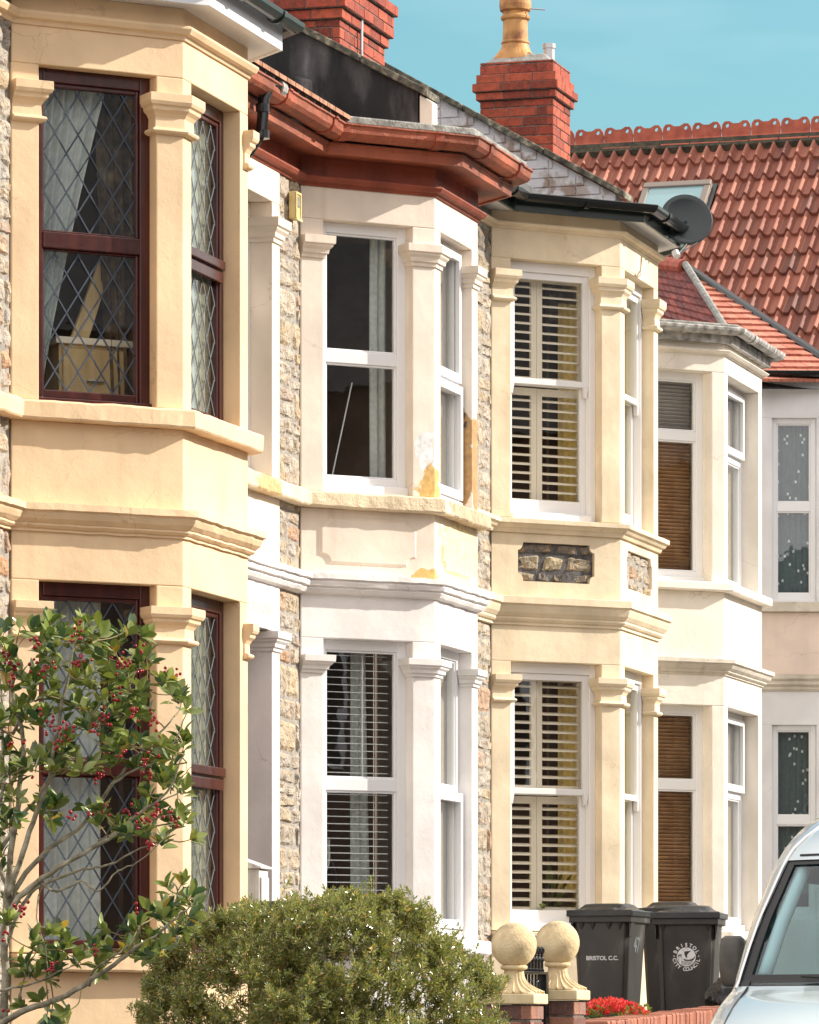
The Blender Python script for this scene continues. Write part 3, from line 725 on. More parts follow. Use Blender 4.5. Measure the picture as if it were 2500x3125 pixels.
eaves(h1, H1, .185, 7.286, 7.43, 7.43)
mb = MB(); g = Seg((22.7,9.63), (25.11,9.63)); rubble(mb, g, 0.9, g.L, .9, 7.2); mb.build('stone_wall', M['rubble'], h1, recalc=False)
mb = MB(); wall_back(mb, g, 0, g.L, .7, 7.3); mb.build('wall_core', M['mortar'], h1)
main_roof(h1, H1, 22.7, 27.78, 7.5, .2, 26, tiles=False); bay_cap(h1, H1, .2, 7.435, .04)
# curtains and things in the rooms
def curtain(g, a, label, mat, group=None, **k):
    mb = MB(); curtain_mesh(mb, g, *a, **k)
    o = mb.build('curtain', M[mat], None, smooth=True, recalc=False); tag(o, label, 'curtain', group); return o
g0, g1, g2 = H1['segs']
curtain(g0, (.20, .68, .20, .27, 5.09, 6.86, .24), 'pale teal curtain drawn aside in the upper leaded window beside the stone strip', 'curtain', folds=8, curve=.15)
curtain(g0, (.20, .66, .20, .66, 2.07, 4.0, .26), 'pale teal curtain in the ground floor leaded window behind the holly', 'curtain', folds=7)
curtain(g1, (.16, .98, .16, .98, 5.09, 6.86, .185), 'lace curtain in the narrow upper leaded window facing the street', 'lace', folds=12, amp=.010)
curtain(g1, (.16, .98, .16, .98, 2.07, 4.0, .185), 'lace curtain in the narrow ground floor leaded window facing the street', 'lace', folds=12, amp=.015)
t = root('chest_of_drawers', 'pale wooden cabinet standing inside the upper leaded window', 'cabinet', tuple(g0.p(.66, .55, 4.57)), math.atan2(g0.u.y, g0.u.x))
mb = MB(); mb.box(-.21,.21,-.18,.18,0,.86); mb.build('carcass', M['wood'], t, local=True, bevel=.005)
mb = MB(); mb.box(-.24,.24,-.21,.21,.862,.90); mb.build('top', M['shutter'], t, local=True, bevel=.005)
for q in range(2):
    mb = MB(); mb.box(-.19,.19,-.195,-.182,.12+q*.38,.46+q*.38); d = mb.build('drawer', M['wood'], t, local=True, bevel=.004)
    mb = MB(); mb.tube([(-.05,-.21,.28+q*.38),(.05,-.21,.28+q*.38)], .008); mb.build('handle', M['metal'], d, local=True)
curtain(g0, (.66, 1.0, .74, 1.0, 5.09, 6.86, .36), 'brown patterned curtain at the right of the upper leaded window', 'browncurtain', folds=6)
mb = MB(); p0 = P(232,1062,27.38); p1 = P(334,765,27.52); d = (p1-p0); nn = Vector((g0.u.x, g0.u.y, 0))
mb.box8([p0-nn*.05, p0+nn*.06, p0+nn*.06+Vector((g0.w.x,g0.w.y,0))*.03, p0-nn*.05+Vector((g0.w.x,g0.w.y,0))*.03, p1-nn*.035, p1+nn*.045, p1+nn*.045+Vector((g0.w.x,g0.w.y,0))*.03, p1-nn*.035+Vector((g0.w.x,g0.w.y,0))*.03])
o = mb.build('wooden_board', M['wood'], None, bevel=.004); tag(o, 'pine board leaning on the cabinet behind the leaded glass', 'board')

# ---------------------------------------------------------------- house with the terracotta cornice
hp = Vector((30.4, 9.3, .8))
def sp(X, Y, Z): return (X-hp.x, Y-hp.y, Z-hp.z)
gB = Seg((30.20,9.59), (30.89,8.89))
q1 = gB.p(.93, 0, 5.13); q2 = gB.p(.80,0,4.60)
OCH, WHI = (.70,.44,.14), (.84,.84,.84)
M['pale2'] = paint('peeling pale paint', (.80,.70,.59), streak=.25, bmp=.14, spots=[
    (*sp(30.84,8.92,5.36), 1, .75, .16, WHI), (*sp(30.89,8.89,5.16), 1, .75, .105, OCH), (*sp(30.86,8.90,4.57), .62, 1.5, .085, OCH), (*sp(31.5,8.88,4.78), .42, .8, .22, (.86,.72,.44))])
M['pilworn'] = paint('worn pale paint', (.80,.71,.61), streak=.2, bmp=.14, spots=[
    (*sp(30.83,8.93,5.40), 1.4, .8, .11, WHI), (*sp(30.90,8.93,5.10), 1.0, .65, .12, OCH), (*sp(31.86,8.97,5.4), 1, .35, .16, (.52,.30,.12)), (*sp(31.86,8.97,5.75), 1.4, .5, .10, (.10,.08,.06))])
M['sillworn'] = paint('worn sill paint', (.80,.66,.45), var=.2, streak=.4, bmp=.7, spots=[
    (*sp(31.5,8.81,5.03), .5, 1.2, .25, (.60,.46,.30)), (*sp(29.3,9.5,5.03), .6, 2, .15, (.72,.48,.22))])
H2 = dict(XB=30.89, c=(.69,.70), L=1.045, XL=27.8, XR=32.95, mu=M['pale2'], ml=M['white'], mp=M['white'], pil_u=M['pilworn'], msu=M['sillworn'], mm=M['terra'], caps='plain', wst='upvc', str='three',
    z=dict(base=.8, sill_l=(2.118,2.22), cap_l=(4.035,3.92), head_l=4.147, string=(4.42,4.565), sill_u=(4.985,5.095), cap_u=(6.74,6.60), head_u=6.854, mould=(7.06,7.125), soffit=7.25),
    win=winset([dict(zt=5.987), dict(zt=5.93, open=1, openl=1, fw=.06), dict(zt=5.98)],
               [dict(zt=3.21, inner='venetian'), dict(zt=3.2, openl=1, fw=.06, inner='board', bm=M['beigecurtain']), dict(zt=3.2)]), rough=.006)
h2 = root('terraced_house', 'peeling pale house with terracotta cornice, its ground floor bay painted white', 'house', tuple(hp), 0, 'bay fronted houses of the terrace')
H2['h'] = h2; bay(h2, H2)
full2 = H2['full']
mb = MB(); sweep(mb, full2, [(-.05,7.126),(.004,7.126),(.004,7.249),(-.05,7.249)]); mb.build('cornice_frieze', M['terra'], h2)
mb = MB(); sweep(mb, full2, [(-.1,7.25),(.19,7.25),(.19,7.262),(-.1,7.262)]); mb.build('soffit', M['terra2'], h2)
mb = MB(); sweep(mb, full2, [(.19,7.238),(.212,7.238),(.214,7.292),(.225,7.298),(.225,7.312),(.19,7.312)], step=.1, rough=.002); mb.build('fascia', M['terra2'], h2)
mb = MB(); prof = [(.215,7.33),(.235,7.325),(.28,7.322),(.315,7.336),(.335,7.36),(.34,7.40),(.352,7.408),(.352,7.418),(.33,7.418),(.325,7.37),(.30,7.335),(.25,7.328),(.225,7.345)]
sweep(mb, full2, prof, step=.12, rough=.003); gt = mb.build('gutter', M['terra2'], h2)
for i in range(len(full2)-1):           # socket joints of the cast gutter
    op = offs(full2, 0); g = Seg(full2[i], full2[i+1])
    for a in ([.15*g.L, .85*g.L] if i in (1,2) else ([g.L*.45, g.L*.85] if i == 0 else [])):
        q = MB(); 
        pr = [(o+.012 if o > .25 else o, z-.008 if z < 7.35 else z) for o, z in prof[:8]]+[(.33,7.41),(.25,7.34)]
        base = [g.p(a-.03, -o, z) for o, z in pr]+[g.p(a+.03, -o, z) for o, z in pr]; n = len(pr)
        q.add(base, [tuple(range(n)), tuple(range(2*n-1,n-1,-1))]+[(k,(k+1)%n,n+(k+1)%n,n+k) for k in range(n)]); q.build('gutter_socket', M['terra'], gt)
bay_cap(h2, H2, .31, 7.422, .052); main_roof(h2, H2, 27.8, 32.9, 7.46, .33, 26)
g = Seg((27.8,9.59), (30.20,9.59))
mb = MB(); rubble(mb, g, .0, .65, .9, 7.1); mb.build('stone_wall', M['rubble'], h2, recalc=False)
for z0_, z1_ in ((.9,4.42),(4.56,4.99),(5.09,7.08)):
    mb = MB(); rubble(mb, g, 1.94, g.L, z0_, z1_); mb.build('stone_wall', M['rubble'], h2, recalc=False)
mb = MB(); wall_back(mb, g, 0, .66, .8, 7.3); wall_back(mb, g, 1.93, g.L, .8, 7.3); wall_back(mb, g, .66, 1.93, 4.2, 5.0); wall_back(mb, g, .66, 1.93, 6.95, 7.3); mb.build('wall_core', M['mortar'], h2)
for (z0, z1, zc, mat, nm) in ((5.095, 6.854, (6.75, 6.60), 'pale', 'window_jamb'), (.9, 4.14, (4.135, 4.01), 'white', 'door_jamb')):
    for (a0, a1, sgn) in ((.65,.80,1), (1.785,1.94,-1)):
        mb = MB(); mb.sbox(g, a0, a1, -.006, .40, z0, z1); j = mb.build(nm, M[mat], h2, bevel=.006)
        cp = [g.p2(a0,.01), g.p2(a0,-.006), g.p2(a1,-.006), g.p2(a1,.3)] if sgn > 0 else [g.p2(a0,.38), g.p2(a0,-.006), g.p2(a1,-.006), g.p2(a1,.01)]
        mb = MB(); sweep(mb, cp, [(o, zc[1]+(zc[0]-zc[1])*f) for o, f in CAPS['plain']], step=.05, rough=.0015); mb.build('capital', M[mat], j, bevel=.002)
mb = MB(); mb.sbox(g, .65, 1.94, -.006, .40, 4.141, 4.43); mb.build('door_lintel', M['white'], h2, bevel=.005)
mb = MB(); mb.sbox(g, .65, 1.94, -.006, .40, 4.562, 4.984); mb.build('door_apron', M['pale'], h2, bevel=.005)
mb = MB(); mb.sbox(g, .65, 1.94, -.006, .40, 6.855, 7.06); mb.build('window_lintel', M['pale'], h2, bevel=.005)
window(h2, g, .801, 1.784, 5.10, 6.85, 'upvc', dict(sb=.14, zt=6.2, open=0))
mb = MB(); mb.sbox(g, .80, 1.784, .30, .35, 1.3, 4.14); d = mb.build('front_door', M['mahog'], h2, bevel=.004)
for (u0, u1, v0, v1) in ((.9,1.25,1.5,2.3),(1.35,1.68,1.5,2.3),(.9,1.25,2.5,3.5),(1.35,1.68,2.5,3.5)):
    mb = MB(); mb.sbox(g, u0, u1, .285, .302, v0, v1); mb.build('door_panel', M['mahog'], d, bevel=.006)
# raised notched panels on the aprons
def notched(g, a0, a1, z0, z1, n=.07, nz=.06):
    pts = []
    for (cx, cz, s, e) in ((a0,z0,90,0), (a1,z0,180,90), (a1,z1,270,180), (a0,z1,360,270)):
        for k in range(5):
            an = R(s+(e-s)*k/4); pts.append((cx+n*math.cos(an), cz+nz*math.sin(an)))
    return pts
def panel_rim(h, g, a0, a1, z0, z1, mat, t=.016, dp=.013):
    pts = notched(g, a0, a1, z0, z1); mb = MB(); n = len(pts); c = ((a0+a1)/2, (z0+z1)/2)
    inn = [(c[0]+(a-c[0])*(1-2*t/(a1-a0)), c[1]+(z-c[1])*(1-2*t/(z1-z0))) for a, z in pts]
    vs = [g.p(a,0,z) for a,z in pts]+[g.p(a,-dp,z) for a,z in inn]
    mb.add(vs, [(i,(i+1)%n,n+(i+1)%n,n+i) for i in range(n)]+[tuple(range(n,2*n))]); return mb.build('apron_panel', mat, h)
panel_rim(h2, H2['segs'][0], .135, .845, 4.63, 4.93, M['pale2']); panel_rim(h2, H2['segs'][1], .16, .88, 4.63, 4.93, M['pale2'])
panel_rim(h2, Seg((27.8,9.584),(30.2,9.584)), .75, 1.84, 4.63, 4.93, M['pale'])
# name cut over the door, half worn away
def text_mesh(body, size, font_w=.0, depth=.0015):
    cu = bpy.data.curves.new('lettering', 'FONT'); cu.body = body; cu.size = size; cu.extrude = depth; cu.offset = font_w; cu.align_x = 'CENTER'; cu.align_y = 'CENTER'
    ob = bpy.data.objects.new('tmp', cu); COL.objects.link(ob)
    dg = bpy.context.evaluated_depsgraph_get(); me = bpy.data.meshes.new_from_object(ob.evaluated_get(dg))
    vs = [v.co.copy() for v in me.vertices]; fs = [tuple(p.vertices) for p in me.polygons]
    bpy.data.objects.remove(ob); bpy.data.curves.remove(cu); bpy.data.meshes.remove(me); return vs, fs
def put_text(mb, vs, fs, org, u, v, n):
    mb.add([org+u*p.x+v*p.y+n*p.z for p in vs], fs)
M['worn'] = plain('worn cut lettering', (.60,.55,.48), .9)
vs, fs = text_mesh('FERNBANK', .125, .001, .003)
mb = MB(); put_text(mb, [Vector((v.x*1.02, v.y, v.z)) for v in vs], fs, g.p(1.46, -.0055, 4.27), Vector((1,0,0)), Vector((0,0,1)), Vector((0,-1,0))); mb.build('lettering', M['worn'], h2)
# yellowed alarm box high on the stone strip
t = root('alarm_box', 'small yellowed plastic box fixed high on the stone strip under the terracotta cornice', 'alarm box', tuple(g.p(2.17,-.02,6.77)))
mb = MB(); mb.sbox(g, 2.12, 2.23, -.052, -.006, 6.80, 6.975); mb.build('casing', M['alarm'], t, bevel=.008)
mb = MB(); mb.sbox(g, 2.115, 2.235, -.066, -.053, 6.79, 6.805); mb.sbox(g, 2.12,2.134,-.061,-.053,6.806,6.973); mb.sbox(g,2.216,2.23,-.061,-.053,6.806,6.973); mb.sbox(g,2.135,2.215,-.061,-.053,6.958,6.973); mb.build('rim', M['alarm'], t, bevel=.002)
mb = MB(); mb.sbox(g, 2.145, 2.205, -.057, -.053, 6.88, 6.945); mb.build('grille', M['leadsheet'], t)
# downpipe at the left end of the terracotta gutter
t = root('downpipe', 'black and white downpipe elbow beside the terracotta gutter end', 'downpipe', (28.0, 9.3, 7.1))
mb = MB(); mb.tube([(28.73,9.28,7.40),(28.66,9.28,7.41),(28.60,9.29,7.39),(28.57,9.31,7.30),(28.56,9.32,7.10),(28.50,9.38,6.98),(28.42,9.46,6.86),(28.36,9.50,6.7),(28.34,9.52,6.5),(28.34,9.52,1.2)], .036, 12); mb.build('pipe', M['black'], t, smooth=True)
mb = MB(); mb.tube([(28.73,9.28,7.405),(28.82,9.28,7.405)], .05, 12); mb.build('outlet', M['greyiron'], t, smooth=False)
for z in (7.22, 7.06):
    mb = MB(); mb.tube([(28.567,9.315,z),(28.567,9.315,z+.05)], .044, 12); mb.build('collar', M['black'], t)
# interior of the upper room: pale curtain and pole; hose behind the lower blind
g0, g1, g2 = H2['segs']
curtain(g0, (.66, .78, .66, .78, 5.2, 6.82, .30), 'narrow pale curtain at the right of the plain upper window', 'curtain', folds=2, amp=.015)
curtain(g1, (.2, .87, .2, .87, 5.2, 6.82, .18), 'beige curtain behind the part open upper casement', 'beigecurtain', folds=8, amp=.015)
curtain(g0, (.13, .32, .13, .32, 2.3, 4.1, .36), 'pale curtain at the left behind the white venetian blind', 'curtain', folds=3, amp=.02)
curtain(g0, (.55, .66, .55, .70, 2.3, 4.1, .36), 'thin pale curtain at the right behind the white venetian blind', 'curtain', folds=2, amp=.015)
mb = MB(); mb.tube([g0.p(.36,.30,5.14), g0.p(.55,.34,5.86)], .005, 8); tag(mb.build('blind_rod', M['soffit'], None), 'thin pale rod leaning inside the plain upper window', 'rod')
mb = MB(); pts = []
for k in range(20):
    a = math.pi*(1.0+1.0*k/19); pts.append(g0.p(.23+.13*math.cos(a)*1.05, .32, 2.74+.15*math.sin(a)))
pts = pts+[g0.p(.365,.32,2.86)]
mb.tube(pts, .011, 8); tag(mb.build('hose', M['upvc'], None, smooth=True), 'curved white hose behind the venetian blind above the shrub', 'hose')
t = root('chair', 'dark high backed chair behind the white venetian blind', 'chair', tuple(g0.p(.55,.8,1.57)), math.atan2(g0.u.y,g0.u.x))
mb = MB(); mb.tube([(-.2,.2,.85),(-.19,.2,1.1),(-.1,.2,1.3),(0,.2,1.34),(.1,.2,1.3),(.19,.2,1.1),(.2,.2,.85)], .035, 8); mb.build('back', M['rubber'], t, local=True, smooth=True)
mb = MB(); mb.box(-.24,.24,-.22,.24,.42,.5); mb.build('seat', M['rubber'], t, local=True, bevel=.02)
for (sx, sy) in ((-1,-1),(1,-1),(-1,1),(1,1)):
    mb = MB(); mb.tube([(sx*.2,sy*.19,0),(sx*.2,sy*.19,.42 if sy < 0 else .9)], .02, 8); mb.build('leg', M['rubber'], t, local=True)

# ---------------------------------------------------------------- house with shutters and stone panels
H3 = dict(XB=35.94, c=(.78,.79), L=1.22, XL=33.0, XR=38.0, mu=M['bath'], ml=M['bath'], caps='rich', wst='sash', panel='stone', sillprof='mould', rough=.001,
    z=dict(base=.9, sill_l=(2.25,2.355), cap_l=(4.257,4.05), head_l=4.36, string=(4.626,4.85), sill_u=(5.317,5.428), cap_u=(7.265,7.03), head_u=7.356, mould=(7.573,7.62), soffit=7.706),
    win=winset([dict(zt=6.445, inner='shutter'), dict(zt=6.44, inner='board'), dict(zt=6.44, inner='board')],
               [dict(zt=3.38, inner='shutter'), dict(zt=3.38, inner='board'), dict(zt=3.38, inner='board')]))
h3 = root('terraced_house', 'bath stone bay house with louvre shutters and rubble panels below the upper windows', 'house', (35.5, 9.4, .9), 0, 'bay fronted houses of the terrace')
H3['h'] = h3; bay(h3, H3)
eaves(h3, H3, .205, 7.706, 7.80, 7.785, ('soffit','gutter','black'), drop=.035)
for g, u0, u1 in ((H3['segs'][0], .225, .885), (H3['segs'][1], .20, 1.02)):
    z0, z1 = 4.96, 5.25
    mb = MB(); plan_plate([(0,4.77),(g.L,4.77),(g.L,5.316),(0,5.316)], notched(g, u0, u1, z0, z1, .045, .06), .034, g, mb); mb.build('apron', M['bath'], h3)
    rr = random.Random(5); mb = MB(); gg = Seg(g.p2(0,.03), g.p2(g.L,.03))
    for (r0, r1, w0, w1) in ((4.958,5.035,.11,.2), (5.035,5.165,.20,.27), (5.165,5.252,.20,.36)): rubble(mb, gg, u0-.01, u1+.01, r0, r1, (.2,.21), (w0, w1), .042, .013, rnd=rr)
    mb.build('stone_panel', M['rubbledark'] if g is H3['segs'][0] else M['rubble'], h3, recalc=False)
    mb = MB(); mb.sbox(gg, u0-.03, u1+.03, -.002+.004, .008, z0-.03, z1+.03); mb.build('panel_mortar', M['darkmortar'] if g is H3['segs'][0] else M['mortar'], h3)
g = Seg((33.0,9.68), (35.16,9.68))
for z0_, z1_ in ((1.0,4.626),(4.85,7.2)):
    mb = MB(); rubble(mb, g, .6, g.L, z0_, z1_); mb.build('stone_wall', M['rubble'], h3, recalc=False)
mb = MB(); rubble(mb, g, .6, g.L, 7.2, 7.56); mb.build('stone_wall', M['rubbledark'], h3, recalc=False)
mb = MB(); wall_back(mb, g, 0, g.L, .9, 7.7); mb.build('wall_core', M['mortar'], h3)
main_roof(h3, H3, 33.3, 37.98, 7.86, .3, 26, tiles=False)
mb = MB(); out = offs(H3['pth'], .2); top = [Vector((36.0,9.45)), Vector((36.3,9.3)), Vector((36.95,9.3)), Vector((37.3,9.45))]
vs = [(p.x,p.y,7.79) for p in out]+[(p.x,p.y,7.93) for p in top]
mb.add(vs, [(0,1,5,4),(1,2,6,5),(2,3,7,6),(4,5,6,7),(3,2,1,0),(0,4,7,3)]); mb.build('bay_roof', M['gutter'], h3, bevel=.02)
g0, g1, g2 = H3['segs']
for z0, z1, wh in ((5.6,7.2,'upper'), (2.7,4.25,'ground floor')):
    gy_ = Seg(P(1704,2000,37.75)[:2], P(1764,2000,37.85)[:2]); curtain(gy_, (0, gy_.L, 0, gy_.L, z0, z1, 0), 'pale yellow sheet added for the bright patch at the right behind the louvres of the %s shuttered window' % wh, 'yellowpatch', folds=3, amp=.01)
t = root('house_plant', 'leafy pot plant inside the ground floor shuttered window', 'plant', tuple(g0.p(.74,.48,1.82)))
mb = MB(); mb.lathe(0,0,[(.07,.35),(.10,.36),(.12,.58),(.12,.60)],16); mb.build('pot', M['pot'], t, local=True)
mb = MB(); mb.tube([(0,0,0),(0,0,.35)], .12, 12); mb.build('stand', M['wood'], t, local=True)
mb = MB(); rp = random.Random(3)
for k in range(70):
    a = rp.uniform(0,6.28); el = rp.uniform(.2,1.4); L = rp.uniform(.10,.24); d = Vector((math.cos(a)*math.cos(el),math.sin(a)*math.cos(el),math.sin(el))); b0 = Vector((0,0,.58))+d*rp.uniform(.05,.32)
    s = d.cross(Vector((0,0,1))).normalized()*.03; e = b0+d*L+Vector((0,0,-.04)); m_ = b0+d*L*.5
    mb.add([b0, m_+s, e, m_-s], [(0,1,2,3)])
mb.build('foliage', M['green'], t, local=True, recalc=False)

# ---------------------------------------------------------------- house with brown slatted blinds
H4 = dict(XB=39.5, c=(.72,.74), L=1.45, XL=38.06, XR=42.4, mu=M['offwhite'], ml=M['offwhite'], p1=.12, p2=.13, wst='upvc', rough=.002, mstr=M['dirtywhite'],
    z=dict(base=1.0, sill_l=(2.36,2.443), cap_l=(4,3.9), head_l=4.28, string=(4.53,4.667), sill_u=(5.215,5.296), cap_u=(7,6.9), head_u=7.02, mould=(7.16,7.20), soffit=7.26),
    win=winset([dict(zt=6.50, sb=.14, inner='brown', top='grey', bt=.09), dict(zt=6.42, sb=.14, inner='board', bm=M['beigecurtain'], open=1, bt=.09), dict(zt=6.5, inner='board', bm=M['beigecurtain'])],
               [dict(zt=3.63, sb=.14, inner='brown'), dict(zt=3.6, sb=.14, inner='board', bm=M['beigecurtain'], open=1), dict(zt=3.6, inner='board', bm=M['beigecurtain'])]))
h4 = root('terraced_house', 'off white bay house with brown slatted blinds and weathered grey gutter', 'house', (39.8, 9.5, 1.0), 0, 'bay fronted houses of the terrace')
H4['h'] = h4; bay(h4, H4)
eaves(h4, H4, .07, 7.262, 7.33, 7.365, ('greyiron','greyiron','greyiron'))
bay_cap(h4, H4, .13, 7.36, .045, 'leadsheet')
g = Seg((38.06,9.63), (38.78,9.63)); mb = MB(); mb.sbox(g, 0, g.L, 0, .3, 1.0, 7.26); mb.build('stone_wall', M['offwhite'], h4)
mb = MB(); mb.box(37.0+5.0,42.4,9.63,9.9,1.0,7.26); mb.build('stone_wall', M['offwhite'], h4)

# ---------------------------------------------------------------- party wall parapets and chimneys
def parapet(h, X, y0, z0, slope, ylen, mat, zb, th=.22, brick=False):
    mb = MB(); y1 = y0+ylen; z1 = z0+slope*ylen
    if not brick: mb.box8([(X,y0,zb),(X+th,y0,zb),(X+th,y1,zb),(X,y1,zb),(X,y0,z0),(X+th,y0,z0),(X+th,y1,z1),(X,y1,z1)])
    else:
        mb.box8([(X+.012,y0,zb),(X+th,y0,zb),(X+th,y1,zb),(X+.012,y1,zb),(X+.012,y0,z0),(X+th,y0,z0),(X+th,y1,z1),(X+.012,y1,z1)])
    pw = mb.build('party_wall', M[mat] if not brick else M['wbrick'], h)
    if brick:
        g = Seg((X, y1), (X, y0)); mb = MB(); z = zb
        while z < z1-.02:       # courses clipped under the rake
            ystart = max(y0, y0+(z+.07-z0)/slope)
            if ystart < y1-.1: bricks(mb, g, 0, y1-ystart, 0, z, z+.0751, depth=.02)
            z += .075
        mb.build('brick_courses', M['wbrick'], pw)
    mb = MB(); n = 7
    for k in range(n):
        a, b = y0-.08+(ylen+.08)*k/n, y0-.08+(ylen+.08)*(k+1)/n-.012; za, zb_ = z0+slope*(a-y0)+.004, z0+slope*(b-y0)+.004; jj = random.uniform(-.006,.006)
        mb.box8([(X-.05,a,za+jj),(X+th+.05,a,za+jj),(X+th+.05,b,zb_+jj),(X-.05,b,zb_+jj),(X-.05,a,za+.055+jj),(X+th+.05,a,za+.055+jj),(X+th+.05,b,zb_+.055+jj),(X-.05,b,zb_+.055+jj)])
    mb.build('coping', M['coping'], pw, bevel=.008)
    return pw
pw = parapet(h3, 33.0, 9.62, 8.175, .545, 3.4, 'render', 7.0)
mb = MB(); mb.box8([(32.985,9.51,7.3),(33.12,9.51,7.3),(33.12,9.605,7.3),(32.985,9.605,7.3),(32.985,9.51,8.10),(33.12,9.51,8.10),(33.12,9.605,8.155),(32.985,9.605,8.155)]); mb.build('kneeler', M['dirtywhite'], pw, bevel=.01)
mb = MB(); 
for yy in (10.35, 11.55):   # projecting flue breasts in the dark wall
    mb.box8([(32.93,yy,7.1),(33.0,yy,7.1),(33.0,yy+.22,7.1),(32.93,yy+.22,7.1),(32.95,yy+.03,8.05+.54*(yy-9.9)),(33.0,yy+.03,8.05+.54*(yy-9.9)),(33.0,yy+.2,8.1+.54*(yy-9.9)),(32.95,yy+.2,8.1+.54*(yy-9.9))])
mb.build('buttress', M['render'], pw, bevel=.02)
pw2 = parapet(h4, 38.0, 9.44, 8.27, .575, 4.6, 'wbrick', 7.3, brick=True)
mb = MB(); mb.prism([(38.24,9.45),(42.4,9.45),(42.4,14.8),(38.24,14.8)], 7.40, 7.46); mb.build('roof', M['leadsheet'], h4)

def chimney(h, x0, x1, y0, y1, zb, zt, over, core=True):
    """brick stack; over = [(z0,z1,outset)] oversailing courses"""
    mb = MB(); cuts = [(zb, over[0][0], 0)]+over
    if over[-1][1] < zt: cuts.append((over[-1][1], zt, 0))
    for (a, b, o) in cuts:
        X0, X1, Y0, Y1 = x0-o, x1+o, y0-o, y1+o
        for g in (Seg((X0,Y1),(X0,Y0)), Seg((X0,Y0),(X1,Y0)), Seg((X1,Y0),(X1,Y1)), Seg((X1,Y1),(X0,Y1))):
            bricks(mb, g, 0, g.L, 0, a, b, L=.235, H=.078, depth=.05, rnd=random)
    c = mb.build('chimney', M['brick'], h)
    mb = MB(); e = .006
    for (a, b, o) in cuts: mb.box(x0-o+e, x1+o-e, y0-o+e, y1+o-e, a+.001, b-.001)
    mb.build('chimney_mortar', M['bmortar'], c); return c
ch2 = chimney(h4, 38.26, 38.81, 10.02, 10.63, 8.2, 9.43, [(9.12,9.185,.028),(9.185,9.255,.052),(9.255,9.33,.026)])
mb = MB(); mb.box8([(38.29,10.05,9.43),(38.78,10.05,9.43),(38.78,10.60,9.43),(38.29,10.60,9.43),(38.36,10.12,9.50),(38.7,10.12,9.50),(38.7,10.53,9.50),(38.36,10.53,9.50)]); mb.build('flaunching', M['cement'], ch2, bevel=.01)
mb = MB(); prof = [(.168,9.44),(.168,9.475),(.150,9.51),(.120,9.57),(.108,9.61),(.116,9.617),(.116,9.63),(.104,9.638),(.100,9.75),(.100,9.80),(.118,9.815),(.120,9.835),(.104,9.85),(.104,9.87),(.125,9.885),(.13,9.93),(.128,9.97),(.112,10.0),(.10,10.12)]
mb.lathe(38.5, 10.40, prof, 32, sq=[.9,.9,.6,.15,0]+[0]*14); mb.build('chimney_pot', M['pot'], ch2, smooth=False, bevel=.002)
mb = MB(); mb.lathe(38.5, 10.115, [(.046,9.42),(.046,9.56),(.053,9.562),(.053,9.60),(.03,9.60),(.03,9.5)], 20); mb.build('flue', M['metal'], ch2)
mb = MB(); mb.tube([(38.48,10.33,9.90),(38.5,10.15,9.88)], .006, 6); mb.build('pot_tie', M['metal'], ch2)
ch1 = chimney(h3, 33.06, 34.16, 10.21, 10.86, 7.9, 9.45, [(8.735,8.81,.025),(8.81,8.97,.055),(8.97,9.05,.08)])
mb = MB(); mb.tube([(33.5,10.18,9.2),(33.5,10.185,8.6),(33.52,10.185,8.3)], .012, 8); mb.build('cable', M['metal'], ch1)

# ---------------------------------------------------------------- satellite dish
c = P(2092, 676, 37.75); t = root('satellite_dish', 'dark round satellite dish behind the black gutter', 'satellite dish', tuple(c))
nrm = (Vector((-.90,-.40,.22))).normalized(); q = nrm.to_track_quat('Z','Y').to_matrix()
mb = MB(); rings = []
for j in range(7):
    rr_ = .205*j/6
    for k in range(32):
        a = 2*math.pi*k/32; mb.v.append(tuple(q @ Vector((rr_*math.cos(a), rr_*math.sin(a), .045*(j/6)**2))))
for j in range(6):
    for k in range(32): mb.f.append((j*32+k, j*32+(k+1)%32, (j+1)*32+(k+1)%32, (j+1)*32+k)); mb.mi.append(0)
d = mb.build('reflector', M['dish'], t, local=True, smooth=True, recalc=False); sol = d.modifiers.new('s', 'SOLIDIFY'); sol.thickness = .006
mb = MB(); a0 = q @ Vector((0,-.0,0)); mb.tube([q @ Vector((0,-.19,.03)), Vector((-.28,-.0,-.30))], .009, 8); mb.tube([q @ Vector((.1,-.17,.03)), Vector((-.28,0,-.30))], .005, 6); mb.build('arm', M['rubber'], t, local=True)
mb = MB(); mb.tube([(-.28,.0,-.31),(-.26,.02,-.27)], .028, 10); mb.build('receiver', M['soffit'], t, local=True)
mb = MB(); mb.tube([tuple(q @ Vector((0,0,-.01))), (.14,.05,-.02), (.14,.09,-.16)], .018, 8); mb.build('bracket', M['rubber'], t, local=True)

# ---------------------------------------------------------------- far house with pink render, hip roof of flat tiles
def rf(r, f, z): return Vector((r*ST+f*CT, -r*CT+f*ST, z))
w0 = P(2322, 1155, 44.0); r0, f0 = 1072/15000*44, 44.0
gE = Seg(rf(r0, f0, 0)[:2], rf(r0+2.2, f0+.06, 0)[:2])
h5 = root('terraced_house', 'pink and white house at the right edge with spotted net curtains', 'house', (w0.x, w0.y, 1.2))
def e5(a0, a1, z0, z1, nm, mat, b0=0): mb = MB(); mb.sbox(gE, a0, a1, b0, .4, z0, z1); return mb.build(nm, M[mat], h5, bevel=.006)
e5(0, 2.2, 7.10, 7.45, 'upper_wall', 'coolwhite'); e5(0, .105, 5.45, 7.10, 'upper_wall', 'coolwhite'); e5(.50, 2.2, 5.45, 7.10, 'upper_wall', 'coolwhite')
e5(0, 2.2, 4.80, 5.36, 'pink_render', 'pink'); e5(-.02, 2.2, 5.361, 5.449, 'window_sill', 'dirtywhite', -.06)
